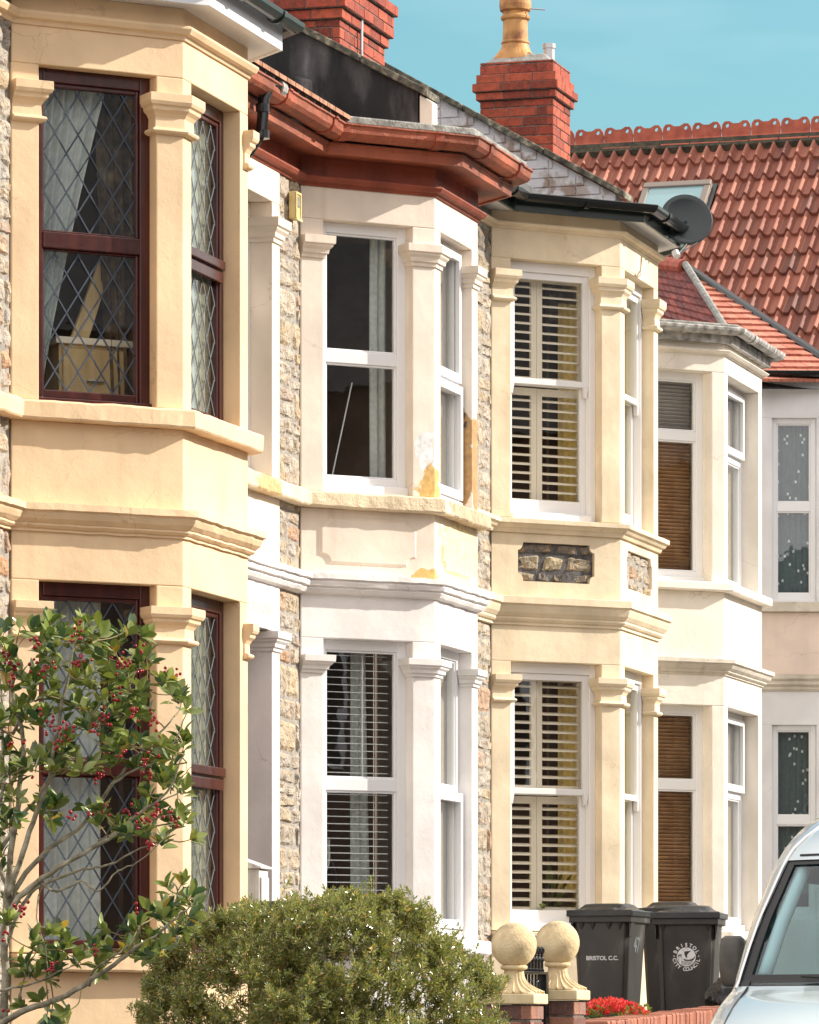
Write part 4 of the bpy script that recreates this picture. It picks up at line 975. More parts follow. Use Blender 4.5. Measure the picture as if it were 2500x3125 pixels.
mb = MB(); sweep(mb, [gE.p2(-.02,0), gE.p2(2.2,0)], [(-.05,4.8),(.09,4.795),(.09,4.76),(.06,4.74),(.065,4.71),(.03,4.69),(.03,4.67),(.01,4.65),(-.05,4.65)], step=.05, rough=.003); mb.build('string_course', M['dirtywhite'], h5)
e5(0, 2.2, 4.35, 4.80, 'lower_wall', 'coolwhite', .002); e5(0, .105, 1.2, 4.35, 'lower_wall', 'coolwhite'); e5(.50, 2.2, 1.2, 4.35, 'lower_wall', 'coolwhite'); e5(.105, .50, 1.2, 2.6, 'lower_wall', 'coolwhite')
mb = MB(); mb.prism([gE.p2(0,.4), gE.p2(0,4), gE.p2(.1,4), gE.p2(.1,.4)], 1.2, 7.45); mb.prism([gE.p2(2.1,.4), gE.p2(2.1,4), gE.p2(2.2,4), gE.p2(2.2,.4)], 1.2, 7.45); mb.build('side_wall', M['coolwhite'], h5)
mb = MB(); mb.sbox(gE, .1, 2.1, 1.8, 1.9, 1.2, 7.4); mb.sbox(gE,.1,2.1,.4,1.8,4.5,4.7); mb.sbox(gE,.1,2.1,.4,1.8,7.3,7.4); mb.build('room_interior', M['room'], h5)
window(h5, gE, .105, .50, 5.449, 7.10, 'upvc', dict(zt=6.31, sb=.06, fw=.045, bt=.08)); window(h5, gE, .105, .50, 2.6, 4.35, 'upvc', dict(zt=3.50, sb=.06, fw=.045))
M['netspot'] = cloth('grey net with white squares', (.13,.19,.20), .3)
for z0, z1, nm in ((5.5, 7.05, 'upper'), (2.7, 4.3, 'ground floor')):
    mb = MB(); curtain_mesh(mb, gE, .13,.49,.13,.49,z0,z1,.17, folds=7, amp=.006); o = mb.build('curtain', [M['netspot'], M['upvc']], None, smooth=True, recalc=False)
    rr = random.Random(int(z0)); n0 = len(mb.v)
    tag(o, 'grey net curtain with white squares in the %s window at the right edge' % nm, 'curtain')
    q = MB(); 
    for k in range(34):
        a, z = rr.uniform(.16,.46), rr.uniform(z0+.05, z1-.05); q.sbox(gE, a, a+.018, .155, .158, z, z+.024)
    s_ = q.build('printed_square', M['net'], o)
    s_.data.materials[0] = M['curtain']
mb = MB(); gutter_run(mb, [gE.p2(-.15,0), gE.p2(2.3,0)], .06, 7.50, .05); mb.build('gutter', M['black'], h5)
mb = MB(); mb.sbox(gE, -.1, 2.3, -.06, -.04, 7.42, 7.50); mb.sbox(gE, -.1, 2.3, -.04, .0, 7.44, 7.452); mb.build('fascia', M['black'], h5)
def tile_plane(bl, br, tr, tl, rows, cols, mb, th=.014, lap=1.25):
    """courses of flat tiles on the (possibly triangular) patch"""
    nrm = (br-bl).cross(tl-bl)
    if nrm.length < 1e-6: nrm = (br-bl).cross(tr-bl)
    nrm.normalize()
    if nrm.z < 0: nrm = -nrm
    def pt(u, v): return (bl.lerp(br, u)).lerp(tl.lerp(tr, u), v)
    wid = (br-bl).length/cols
    for j in range(rows):
        v0, v1 = j/rows, min(1, (j+lap)/rows); L = (pt(1,v0)-pt(0,v0)).length; n = max(1, round(L/wid))
        off = .5 if j % 2 else 0
        for i in range(-1, n+1):
            u0, u1 = (i+off)/n+.003, (i+1+off)/n-.003; u0, u1 = max(0, u0), min(1, u1)
            if u1-u0 < .01: continue
            q = random.uniform(0,.005)
            a, b, c_, d_ = pt(u0,v0), pt(u1,v0), pt(u1,v1), pt(u0,v1); up = nrm*(th+.012+q); lo = nrm*(.004)
            mb.add([a+nrm*.004, b+nrm*.004, c_, d_, a+up, b+up, c_+nrm*.006, d_+nrm*.006], [(3,2,1,0),(4,5,6,7),(0,1,5,4),(1,2,6,5),(2,3,7,6),(3,0,4,7)])
E0 = P(2312, 1166, 43.75); E1 = P(2593, 1168, 44.0); AP = P(2092, 822, 47.2); TRr = P(2593, 1165, 44.2)
mb = MB(); tile_plane(E0, E1, AP, AP, 19, 8, mb, .018); rt = mb.build('hip_roof', M['flat'], h5)
RL = P(1930, 800, 48.8); BLf = P(1930, 1040, 45.6); EB = P(2312, 1166, 43.7)
mb = MB(); tile_plane(BLf, EB, AP, RL, 13, 14, mb); mb.build('hip_roof', M['flatshaded'], h5)
mb = MB(); mb.tube([E0+Vector((0,0,.03)), AP+Vector((0,0,.05))], .035, 8); mb.build('hip_flashing', M['leadsheet'], rt)
mb = MB(); mb.tube([AP+Vector((0,0,.03)), TRr+Vector((0,0,.05))], .045, 8); mb.build('verge_flashing', M['black'], rt)
mb = MB()
for k in range(5):
    a, b = RL.lerp(AP, k/5), RL.lerp(AP, (k+.96)/5); mb.tube([a+Vector((0,0,.02)), b+Vector((0,0,.02))], .075, 10)
mb.build('ridge_tile', M['ridge'], h5)
mb = MB(); fd = rf(0,1,0)
mb.add([E0, E1, TRr, AP, RL, BLf, E0+fd*.01-Vector((0,0,.06)), E1-Vector((0,0,.06)), TRr-Vector((0,0,.06)), AP-Vector((0,0,.06)), RL-Vector((0,0,.06)), BLf-Vector((0,0,.06))],
       [(6,7,8,9),(6,9,10,11)]); mb.build('roof_underside', M['slate'], h5, recalc=False)

# ---------------------------------------------------------------- big roman tiled roof behind
PITCH = R(42); RD = Vector((.956, -.292)); SD = Vector((-.292, -.956))
Rr = (1746-1250)/15000*52
h6 = root('tiled_house', 'house with large red roman tiled roof and pierced ridge tiles behind the terrace', 'house', tuple(rf(Rr+1.5, 49, 1.4)))
zR = CAMZ+(3150-471)/15000*52
def RP(s, t, n=0):      # s along the ridge, t down the slope, n out of it
    r = Rr+RD.x*s+SD.x*t*math.cos(PITCH)+SD.x*math.sin(PITCH)*n; f = 52+RD.y*s+SD.y*t*math.cos(PITCH)+SD.y*math.sin(PITCH)*n
    return rf(r, f, zR-t*math.sin(PITCH)+n*math.cos(PITCH))
GA, RO = .36, .143; nrow, ntile = 14, 19
mb = MB(); prof = [0,-.004,-.004,-.002,.002,.014,.044,.064,.068,.058,.030,.006,.001]
for j in range(nrow):
    for i in range(ntile*2):
        s0 = -1.6+i*RO; t0 = j*GA; base = len(mb.v); dz = random.uniform(-.004,.006); m_ = len(prof); ds = random.uniform(-.003,.003)
        for k, pz in enumerate(prof):
            s_ = s0+RO*k/(m_-1)+ds
            mb.v.append(tuple(RP(s_, t0-.04, pz+.004))); mb.v.append(tuple(RP(s_, t0+GA-.012, pz+.046+dz))); mb.v.append(tuple(RP(s_, t0+GA, pz*1.0+.042+dz))); mb.v.append(tuple(RP(s_, t0+GA, pz+.004)))
        for k in range(m_-1):
            for q_ in range(3):
                a = base+k*4+q_; mb.f.append((a, a+1, a+5, a+4)); mb.mi.append(0)
rr6 = mb.build('roof', M['roman'], h6, recalc=True)
mb = MB(); mb.add([RP(-1.7,-.05,-.01), RP(4.2,-.05,-.01), RP(4.2,nrow*GA,-.01), RP(-1.7,nrow*GA,-.01), RP(-1.7,-.05,-.08), RP(4.2,-.05,-.08), RP(4.2,nrow*GA,-.08), RP(-1.7,nrow*GA,-.08)],
  [(3,2,1,0),(4,5,6,7),(0,1,5,4),(1,2,6,5),(2,3,7,6),(3,0,4,7)]); mb.build('roof_battens', M['slate'], rr6)
# rear slope, walls
def rfR(s, back, z): 
    r = Rr+RD.x*s-SD.x*back; f = 52+RD.y*s-SD.y*back; return rf(r, f, z)
mb = MB(); mb.add([rfR(-1.7,0,zR-.02), rfR(4.2,0,zR-.02), rfR(4.2,4,zR-3.4), rfR(-1.7,4,zR-3.4), rfR(-1.7,0,zR-.1), rfR(4.2,0,zR-.1), rfR(4.2,4,zR-3.5), rfR(-1.7,4,zR-3.5)],
  [(0,1,2,3),(7,6,5,4),(0,4,5,1),(1,5,6,2),(2,6,7,3),(3,7,4,0)]); mb.build('rear_roof', M['slate'], h6)
mb = MB(); f_ = -3.6
mb.add([rfR(-1.6,-3.5,1.2), rfR(4.1,-3.5,1.2), rfR(4.1,3.9,1.2), rfR(-1.6,3.9,1.2), rfR(-1.6,-3.5,zR-3.45), rfR(4.1,-3.5,zR-3.45), rfR(4.1,3.9,zR-3.45), rfR(-1.6,3.9,zR-3.45)],
  [(3,2,1,0),(4,5,6,7),(0,1,5,4),(1,2,6,5),(2,3,7,6),(3,0,4,7)]); mb.build('wall', M['offwhite'], h6)
mb = MB()
mb.add([RP(-1.65,-.02,.02), RP(4.2,-.02,.02), RP(4.2,.13,.02), RP(-1.65,.13,.02), RP(-1.65,-.02,.10), RP(4.2,-.02,.10), RP(4.2,.11,.085), RP(-1.65,.11,.085)],
  [(3,2,1,0),(4,5,6,7),(0,1,5,4),(1,2,6,5),(2,3,7,6),(3,0,4,7)]); mb.build('ridge_bedding', M['moss'], rr6)
TW = .318; up = Vector((0,0,1)); tdir = Vector((RP(1,0)-RP(0,0))).normalized(); bn = tdir.cross(up)
for i in range(18):          # pierced crested ridge tiles, each its own part
    s0 = -1.55+i*TW; o_ = RP(s0, 0, .0)+up*.108
    W_ = TW-.014
    outl = [(0,-.03),(W_,-.03),(W_+.004,.06),(W_-.005,.115),(W_-.03,.148),(W_-.080,.150),(W_-.108,.132),(W_-.125,.124),(.125,.124),(.108,.132),(.080,.150),(.03,.148),(.005,.115),(-.004,.06)]
    hol = [[(cx_+.019*math.cos(2*math.pi*k/12), .104+.022*math.sin(2*math.pi*k/12)) for k in range(12)] for cx_ in (.058, W_-.058)]
    tris = tessellate_polygon([[Vector((a,b,0)) for a,b in outl]]+[[Vector((a,b,0)) for a,b in h_] for h_ in hol])
    flat = outl+hol[0]+hol[1]; mb = MB(); n = len(flat); jz = random.uniform(-.004,.004)
    fr_ = [o_+tdir*a+up*(b+jz)-bn*.014 for a, b in flat]; bk = [o_+tdir*a+up*(b+jz)+bn*.014 for a, b in flat]
    mb.add(fr_+bk, [tuple(t_) for t_ in tris]+[tuple(n+x for x in t_[::-1]) for t_ in tris])
    st = 0
    for lp in (outl, hol[0], hol[1]):
        m_ = len(lp); mb.f += [(st+k, st+(k+1)%m_, n+st+(k+1)%m_, n+st+k) for k in range(m_)]; mb.mi += [0]*m_; st += m_
    # saddle wings
    for sg in (-1, 1):
        a = [o_+up*jz+bn*sg*.012, o_+tdir*W_+up*jz+bn*sg*.012, o_+tdir*W_+up*(jz-.085)+bn*sg*.11, o_+up*(jz-.085)+bn*sg*.11]
        mb.add(a+[p-up*.015 for p in a], [(0,1,2,3),(7,6,5,4),(0,4,5,1),(1,5,6,2),(2,6,7,3),(3,7,4,0)])
    mb.build('ridge_tile', M['ridge'], h6)
# roof window
def rb(mb, s0,s1,t0,t1,n0,n1): mb.add([RP(s0,t1,n0),RP(s1,t1,n0),RP(s1,t0,n0),RP(s0,t0,n0),RP(s0,t1,n1),RP(s1,t1,n1),RP(s1,t0,n1),RP(s0,t0,n1)], [(3,2,1,0),(4,5,6,7),(0,1,5,4),(1,2,6,5),(2,3,7,6),(3,0,4,7)])
S0, S1, T0, T1 = .98, 1.70, .88, 1.75
mb = MB(); rb(mb,S0,S1,T0,T0+.09,.0,.16); rb(mb,S0,S1,T1-.09,T1,.0,.15); rb(mb,S0,S0+.07,T0+.09,T1-.09,.0,.15); rb(mb,S1-.07,S1,T0+.09,T1-.09,.0,.15); rw = mb.build('roof_window', M['skylightframe'], h6, bevel=.01)
mb = MB(); rb(mb,S0+.07,S1-.07,T0+.09,T1-.09,.128,.136); mb.build('pane', M['cloudy'], rw)
mb = MB(); rb(mb,S0-.03,S0-.001,T0,T1,.0,.08); rb(mb,S1+.001,S1+.05,T0-.02,T1,.0,.09); rb(mb,S0-.03,S1+.04,T0-.05,T0-.001,.0,.07); mb.build('flashing', M['black'], rw)
# ---------------------------------------------------------------- gate pillars, gate, garden walls
def gate_pillar(c, zt, label, rball):
    t = root('gate_pillar', label, 'gate pillar', (c.x, c.y, gz(c.x)+.1), 0, 'brick gate pillars with stone balls')
    s, zb = .118, gz(c.x)+.1; mb = MB(); corners = [(c.x-s,c.y+s),(c.x-s,c.y-s),(c.x+s,c.y-s),(c.x+s,c.y+s)]
    zz = zb; hh = .078; top = zt-.052
    k = 0; z = top
    while z > zb:
        for i in range(4):
            g = Seg(corners[i], corners[(i+1)%4]); off = (k+i) % 2
            L1 = .11 if off else .235-.0
            z0 = max(zb, z-hh); q = MB()
            e = [0, g.L*.46 if off else g.L*.999, g.L] if off else [0, g.L]
            for a0, a1 in zip(e[:-1], e[1:]): bricks(mb, g, a0, a1, 0, z0, z0+hh*.98, L=2, H=hh*.98, j=.012, depth=.05)
        z -= hh; k += 1
    mb.build('brickwork', M['gbrick'], t)
    mb = MB(); e = .007; mb.box(c.x-s+e, c.x+s-e, c.y-s+e, c.y+s-e, zb, top-.001); mb.build('mortar_core', M['bmortar'], t)
    s = .138; mb = MB(); mb.box(c.x-s, c.x+s, c.y-s, c.y+s, zt-.05, zt); cp = mb.build('capstone', M['capst'], t, bevel=.006)
    # finial: square foot sweeping up into a round neck, then the ball
    H = .135
    prof, sq = [], []
    for k in range(15):
        u = k/14; r = .049+.078*(1-u)**2.7; prof.append((r, zt+.006+H*.86*u)); sq.append(max(0, 1-u*2.2))
    prof = [(.128, zt)]+prof+[(.052, zt+H*.875),(.064, zt+H*.90),(.067, zt+H),(.06, zt+H*1.05)]; sq = [1]+sq+[0,0,0,0]
    mb = MB(); mb.lathe(c.x, c.y, prof, 48, sq=sq)
    mb.build('finial_foot', M['ball'], t, smooth=True)
    mb = MB()
    for q in range(4):        # carved leaves running up the foot
        an = math.pi/2*q+math.pi/4
        for da, w_, l_ in ((-.55,.016,.55),(-.28,.018,.8),(0,.02,.95),(.28,.018,.8),(.55,.016,.55)):
            a = an+da; pts, rads = [], []
            for k in range(8):
                u = k/7*l_; r = (.047+.078*(1-u)**2.7)*(1+.30*max(0,1-u*2.2)*(1-abs(da)))
                pts.append((c.x+r*math.cos(a*(1)+0), c.y+r*math.sin(a), zt+.008+H*.86*u)); rads.append(w_*(.75-.5*k/7)*.5)
            mb.tube(pts, rads, 6)
    mb.build('carved_leaf_band', M['ball'], t, smooth=True)
    mb = MB(); R0 = rball; prof = []
    for k in range(25):
        a = -math.pi/2+math.pi*k/24; prof.append((max(.0005, R0*math.cos(a)), zt+H+R0*.93+R0*math.sin(a)))
    mb.lathe(c.x, c.y, prof, 48); mb.build('stone_ball', M['ball'], t, smooth=True)
pc1 = P(1569, 3000, 24.15); pc2 = P(1701.5, 3000, 24.95)
gate_pillar(pc1, 1.787, 'nearer brick gate pillar with stone ball beside the clipped shrub', .1125)
gate_pillar(pc2, 1.812, 'farther brick gate pillar with stone ball beside the red flowers', .113)
t = root('iron_gate', 'black iron garden gate with knobbed spindles between the stone ball pillars', 'gate', ((pc1.x+pc2.x)/2, pc1.y, gz(24)+.1))
gx0, gx1, gy = pc1.x+.14, pc2.x-.14, (pc1.y+pc2.y)/2+.03
mb = MB(); mb.box(gx1-.055, gx1-.005, gy-.025, gy+.025, gz(24)+.1, 1.89); mb.box(gx0+.005, gx0+.055, gy-.025, gy+.025, gz(24)+.1, 1.86); mb.build('post', M['iron'], t, bevel=.004)
mb = MB(); mb.box(gx0, gx1, gy-.022, gy+.022, 1.878+.012, 1.903); mb.box(gx0+.056, gx1-.056, gy-.015, gy+.015, 1.55, 1.575); mb.build('rail', M['iron'], t, bevel=.003)
n = 8
for k in range(n):
    x = gx0+.07+(gx1-gx0-.12)*k/(n-1)
    mb = MB(); mb.lathe(x, gy, [(.007,1.0),(.007,1.889)], 8)
    mb.lathe(x, gy, [(.012,1.904),(.012,1.915),(.008,1.92),(.008,1.955),(.013,1.96),(.015,1.966),(.010,1.973),(.006,1.98),(.011,1.985),(.006,1.99),(.011,1.998),(.0145,2.008),(.0135,2.02),(.006,2.029),(.001,2.031)], 12)
    mb.build('spindle', M['iron'], t, smooth=False)
mb = MB()
for k in range(3):
    xc = gx1-.16-.13*k
    for sg in (-1, 1):
        pts = [(xc+sg*(.012+.022*math.sin(u*math.pi)), gy-.006, 1.86-.12*u) for u in [i/10 for i in range(11)]]
        pts += [(xc+sg*(.012-.012*math.sin(v)), gy-.006, 1.74-.014*(1-math.cos(v))) for v in [i*.5 for i in range(1, 6)]]
        mb.tube(pts, .004, 6)
mb.build('scroll', M['iron'], t, smooth=True)
# brick garden wall rising to the right
t = root('garden_wall', 'low red brick garden wall with brick on edge coping below the wheelie bins', 'garden wall', (26.5, 6.3, gz(26)+.1))
pts = [(24.78,6.31,1.655),(25.4,6.33,1.672),(26.0,6.33,1.69),(26.6,6.32,1.709),(27.2,6.30,1.727),(27.8,6.28,1.748),(28.6,6.26,1.765),(30.5,6.2,1.8),(34,6.1,1.86)]
cb = MB(); wb = MB(); core = MB()
def along(s):
    d = 0
    for (p, q) in zip(pts[:-1], pts[1:]):
        L = math.hypot(q[0]-p[0], q[1]-p[1])
        if s <= d+L or q is pts[-1]:
            u = (s-d)/L; return Vector((p[0]+(q[0]-p[0])*u, p[1]+(q[1]-p[1])*u, p[2]+(q[2]-p[2])*u))
        d += L
s = 0
while s < 9.0:
    a, b = along(s+.005), along(s+.068); j = random.uniform(-.003,.003); dy = random.uniform(-.004,.004)
    c0 = [Vector((a.x,a.y-.115+dy,a.z-.105+j)), Vector((b.x,b.y-.115+dy,b.z-.105+j)), Vector((b.x,b.y+.115,b.z-.105+j)), Vector((a.x,a.y+.115,a.z-.105+j))]
    t1 = [p+Vector((0,0,.096)) for p in c0]; e = .006
    t2 = [c0[0]+Vector((e,e,.104)), c0[1]+Vector((-e,e,.104)), c0[2]+Vector((-e,-e,.104)), c0[3]+Vector((e,-e,.104))]
    cb.add(c0+t1+t2, [(3,2,1,0),(0,1,5,4),(1,2,6,5),(2,3,7,6),(3,0,4,7),(4,5,9,8),(5,6,10,9),(6,7,11,10),(7,4,8,11),(8,9,10,11)])
    s += .073
for (p, q) in zip(pts[:-1], pts[1:]):
    g = Seg(p[:2], q[:2]); zt = min(p[2], q[2])-.12
    gg = Seg(g.p2(0,-.10), g.p2(g.L,-.10)); bricks(wb, gg, 0, gg.L, 0, zt-.6, zt, depth=.03)
    core.box8([g.p(0,-.09,.4), g.p(g.L,-.09,.4), g.p(g.L,.09,.4), g.p(0,.09,.4), g.p(0,-.09,p[2]-.03), g.p(g.L,-.09,q[2]-.03), g.p(g.L,.09,q[2]-.03), g.p(0,.09,p[2]-.03)])
cb.build('coping', M['copingbrick'], t); wb.build('brickwork', M['gbrick'], t); core.build('mortar_core', M['bmortar'], t)
# rubble garden wall on the left, with rounded lichened coping
t = root('garden_wall', 'rubble garden wall with rounded lichened coping stones under the clipped shrub', 'garden wall', (21, 6.3, gz(21)+.1))
g = Seg((14.0, 6.2), (pc1.x-.16, 6.2)); mb = MB(); rubble(mb, g, 4.0, g.L, .7, 1.42, (.12,.2), (.2,.4)); mb.build('stonework', M['rubble'], t, recalc=False)
mb = MB(); mb.sbox(g, 0, g.L, .012, .3, .4, 1.43); mb.build('wall_core', M['mortar'], t)
mb = MB(); a = 0; rr = random.Random(9)
while a < g.L:
    w_ = rr.uniform(.28,.42); e = min(a+w_-.012, g.L); base = len(mb.v); top = rr.uniform(.14,.17) if e < g.L-.01 else .245
    for i in range(7):
        u = i/6; aa = a+(e-a)*u; k = .86+.14*math.sin(min(1,max(0,u))*math.pi)**.4
        for j in range(11):
            an = math.pi*j/10; nz = noise.noise(Vector((aa*7, j*.9, 3)))*.012
            mb.v.append(tuple(g.p(aa, .15-math.cos(an)*(.17*k+nz), 1.43+math.sin(an)*(top*k+nz))))
    for i in range(6):
        for j in range(10): mb.f.append((base+i*11+j, base+i*11+j+1, base+(i+1)*11+j+1, base+(i+1)*11+j)); mb.mi.append(0)
    mb.f.append(tuple(base+j for j in range(11))); mb.f.append(tuple(base+66+j for j in range(10,-1,-1))); mb.mi += [0,0]
    a += w_
mb.build('coping', M['coping'], t, smooth=True)

# ---------------------------------------------------------------- wheelie bins
def wheelie_bin(c, zb, alpha, label, kind):
    t = root('wheelie_bin', label, 'wheelie bin', (c.x, c.y, zb), TH-R(alpha)-math.pi/2, 'black wheelie bins in the front gardens')
    # local: front at y=0, width x, depth +y, height z
    W, Dp, H = .215, .50, .965
    mb = MB()
    def ringpts(hw, y0, y1, z, c_=.03): return [(-hw+c_,y0,z),(hw-c_,y0,z),(hw,y0+c_,z),(hw,y1-c_,z),(hw-c_,y1,z),(-hw+c_,y1,z),(-hw,y1-c_,z),(-hw,y0+c_,z)]
    rg = [ringpts(.165,.055,.40,.08), ringpts(.168,.05,.405,.10), ringpts(.205,.015,.46,.86), ringpts(.207,.013,.465,.90), ringpts(.207,.013,.465,.955)]
    base = len(mb.v)
    for r_ in rg: mb.v += r_
    for j in range(len(rg)-1):
        for k in range(8): mb.f.append((j*8+k, j*8+(k+1)%8, (j+1)*8+(k+1)%8, (j+1)*8+k)); mb.mi.append(0)
    mb.f.append(tuple(range(7,-1,-1))); mb.f.append(tuple(32+k for k in range(8))); mb.mi += [0,0]
    body = mb.build('body', M['binp'], t, local=True, bevel=.008)
    mb = MB()          # deep rim below the lid with comb ribs
    mb.box(-.228,.228,-.012,.485,.895,.957); mb.build('rim', M['binp'], t, local=True, bevel=.008)
    for x in (-.14,-.06,.06,.14) if kind == 'front' else (-.16,.16):
        mb = MB(); mb.add([(x-.02,.008,.894),(x+.02,.008,.894),(x,.010,.845),(x-.02,-.008,.894),(x+.02,-.008,.894)], [(0,2,1),(3,4,2),(0,3,2),(1,2,4),(0,1,4,3)])
        mb.build('rib', M['binp'], t, local=True)
    for sx in (-1,1):
        mb = MB(); mb.add([(sx*.206,.02,.894),(sx*.224,.02,.894),(sx*.207,.02,.80),(sx*.206,.10,.894),(sx*.224,.10,.894),(sx*.207,.10,.80)], [(0,1,2),(3,5,4),(0,3,4,1),(1,4,5,2),(2,5,3,0)])
        mb.build('rib', M['binp'], t, local=True)
    if kind == 'crest':
        for sx in (-1,1):
            mb = MB(); mb.box8([(sx*.150-.011,.020,.10),(sx*.150+.011,.020,.10),(sx*.150+.011,.06,.10),(sx*.150-.011,.06,.10),(sx*.172-.011,.004,.89),(sx*.172+.011,.004,.89),(sx*.172+.011,.05,.89),(sx*.172-.011,.05,.89)])
            mb.build('corner_rib', M['binp'], t, local=True, bevel=.004)
    # lid: dished slab with raised centre and hinge barrel at the back
    mb = MB(); n = 14; m_ = 14; base = 0
    for j in range(m_+1):
        for i in range(n+1):
            u, v = i/n*2-1, j/m_
            x = u*.238; y = -.03+v*.545
            e = max(abs(u), abs(v*2-1)); z = .975+.045*(1-abs(u)**4)*(math.sin(min(1,v*1.05)*math.pi)**.5)*.9
            if abs(u) < .62 and .18 < v < .80: z += .022
            if abs(u) < .45 and v < .12: z += .010
            mb.v.append((x, y, z))
    for j in range(m_):
        for i in range(n): mb.f.append((j*(n+1)+i, j*(n+1)+i+1, (j+1)*(n+1)+i+1, (j+1)*(n+1)+i)); mb.mi.append(0)
    lid = mb.build('lid', M['lid'], t, local=True, recalc=False); sl_ = lid.modifiers.new('s','SOLIDIFY'); sl_.thickness = .016; sl_.offset = -1
    bv = lid.modifiers.new('b','BEVEL'); bv.width = .006; bv.segments = 2; bv.limit_method = 'ANGLE'; bv.angle_limit = R(35)
    mb = MB(); mb.box(-.24,.24,-.034,-.018,.940,.985); mb.box(-.242,-.226,-.018,.50,.940,.982); mb.box(.226,.242,-.018,.50,.940,.982); mb.build('lid_skirt', M['lid'], t, local=True, bevel=.005)
    mb = MB(); mb.tube([(-.20,.53,.965),(.20,.53,.965)], .016, 10); mb.build('handle', M['lid'], t, local=True, smooth=True)
    for sx in (-1, 1):
        mb = MB(); mb.tube([(sx*.19,.45,.10),(sx*.235,.45,.10)], .10, 20); w_ = mb.build('wheel', M['rubber'], t, local=True, bevel=.008)
        mb = MB(); mb.tube([(sx*.236,.45,.10),(sx*.243,.45,.10)], .05, 16); mb.build('hub', M['binp'], w_, local=True)
    if kind == 'front':
        def face(u, z, d=.0012):    # a point on the tapering front face
            return Vector((u, .05-(z-.10)*.046-d, z))
        vs, fs = text_mesh('BRISTOL C.C.', .040, .0012, .0004); mb = MB()
        mb.add([face(v.x*1.0+.008, v.y+.645, .0012+v.z*.3) for v in vs], fs); mb.build('lettering', M['print'], t, local=True)
        vs, fs = text_mesh('47', .155, .003, .0006); mb = MB()
        mb.add([Vector((.1925+.0487*((v.y+.735)-.62)*1.0+.0026, .20+v.x*.95+.03, v.y+.735-.10*(v.x))) for v in vs], fs); mb.build('house_number', M['chalk'], t, local=True)
    if kind == 'crest':
        cx_, cz_ = .004, .675
        def fp(a, b, d=.001): return Vector((cx_+a, .05-(cz_+b-.10)*.046-d, cz_+b))
        mb = MB(); r0 = .066
        mb.add([fp(0,0)]+[fp(r0*math.cos(2*math.pi*k/40), r0*math.sin(2*math.pi*k/40)) for k in range(40)], [(0,1+k,1+(k+1)%40) for k in range(40)])
        bd = mb.build('badge', M['print'], t, local=True, recalc=False)
        mb = MB(); k_ = r0/.40
        def poly(pp): mb.add([fp(a*k_, b*k_, .0022) for a, b in pp], [tuple(range(len(pp)))])
        # black parts of the emblem, traced on a disc of radius .40: sail, hull, castle, waves, clouds
        def fan(pp):
            tr = tessellate_polygon([[Vector((a,b,0)) for a,b in pp]]); mb.add([fp(a*k_, b*k_, .0022) for a, b in pp], [tuple(x) for x in tr])
        fan([(-.09,.23),(.22,.265),(.13,.20),(.06,.12),(.03,.04),(.04,-.06),(-.02,-.02),(-.07,.07)])
        fan([(-.12,-.06),(-.02,-.105),(.10,-.115),(.22,-.09),(.31,-.04),(.37,.05),(.36,-.04),(.30,-.13),(.24,-.165),(-.06,-.165),(-.11,-.11)])
        fan([(-.36,.08),(-.31,.12),(-.29,.09),(-.26,.125),(-.24,.10),(-.21,.125),(-.19,.085),(-.19,.055),(-.36,.045)])
        fan([(-.37,.02),(-.19,.02),(-.19,-.01),(-.37,-.01)])
        fan([(-.20,-.03),(-.185,-.03),(-.185,-.34),(-.20,-.33)])
        for i in range(4):
            fan([(-.37+i*.01,-.05-i*.05),(-.29,-.055-i*.05),(-.29,-.07-i*.05),(-.36+i*.01,-.07-i*.05)])
        for i in range(4):
            y0 = -.19-i*.045; x1_ = math.sqrt(max(0,.15-y0*y0))*.92; xs = [-.18+(x1_+.18)*q/24 for q in range(25)]
            fan([(x, y0+.012*math.sin(x*38+i)) for x in xs]+[(x, y0-.016+.012*math.sin(x*38+i)) for x in xs[::-1]])
        fan([(-.20,.27),(-.14,.30),(-.10,.29),(-.08,.28),(-.10,.275),(-.15,.28)]); fan([(-.09,.325),(-.02,.35),(.05,.345),(.09,.325),(.03,.332),(-.04,.332)])
        mb.build('emblem', M['binp'], bd, local=True, recalc=False)
        mb = MB()
        def arc(s_, a0, a1, rad, out):
            for i, chh in enumerate(s_):
                if chh == ' ': continue
                vs, fs = text_mesh(chh, .034, .0010, .0003); an = R(a0+(a1-a0)*i/(len(s_)-1))
                ux, uz = (math.sin(an), -math.cos(an)) if out else (-math.sin(an), math.cos(an))   # baseline direction
                vx, vz = (math.cos(an), math.sin(an)) if out else (-math.cos(an), -math.sin(an))
                mb.add([fp(rad*math.cos(an)+ux*v.x+vx*v.y, rad*math.sin(an)+uz*v.x+vz*v.y, .001+v.z) for v in vs], fs)
        arc('BRISTOL', 155, 25, .083, True); arc('CITY COUNCIL', 193, 344, .086, False)
        for an in (176, 4):
            a = R(an); q = MB(); mb.add([fp(.086*math.cos(a), .086*math.sin(a))]+[fp(.086*math.cos(a)+.004*math.cos(w2), .086*math.sin(a)+.004*math.sin(w2)) for w2 in [i*math.pi/4 for i in range(8)]], [(0,1+k,1+(k+1)%8) for k in range(8)])
        mb.build('lettering', M['print'], t, local=True, recalc=False)
    return t
wheelie_bin(P(1832, 3000, 34.6), 1.475, 19, 'black wheelie bin with BRISTOL C.C. on its front, left of the crest bin', 'front')
wheelie_bin(P(2092, 3000, 34.0), 1.445, 10, 'black wheelie bin with the round white city council crest', 'crest')
wheelie_bin(P(2040, 3000, 36.2), 1.53, 14, 'black wheelie bin mostly hidden behind the crest bin', 'plain')
wheelie_bin(P(822, 3000, 29.6), 1.36, 24, 'black wheelie bin lid showing above the clipped shrub by the stone strip', 'plain')

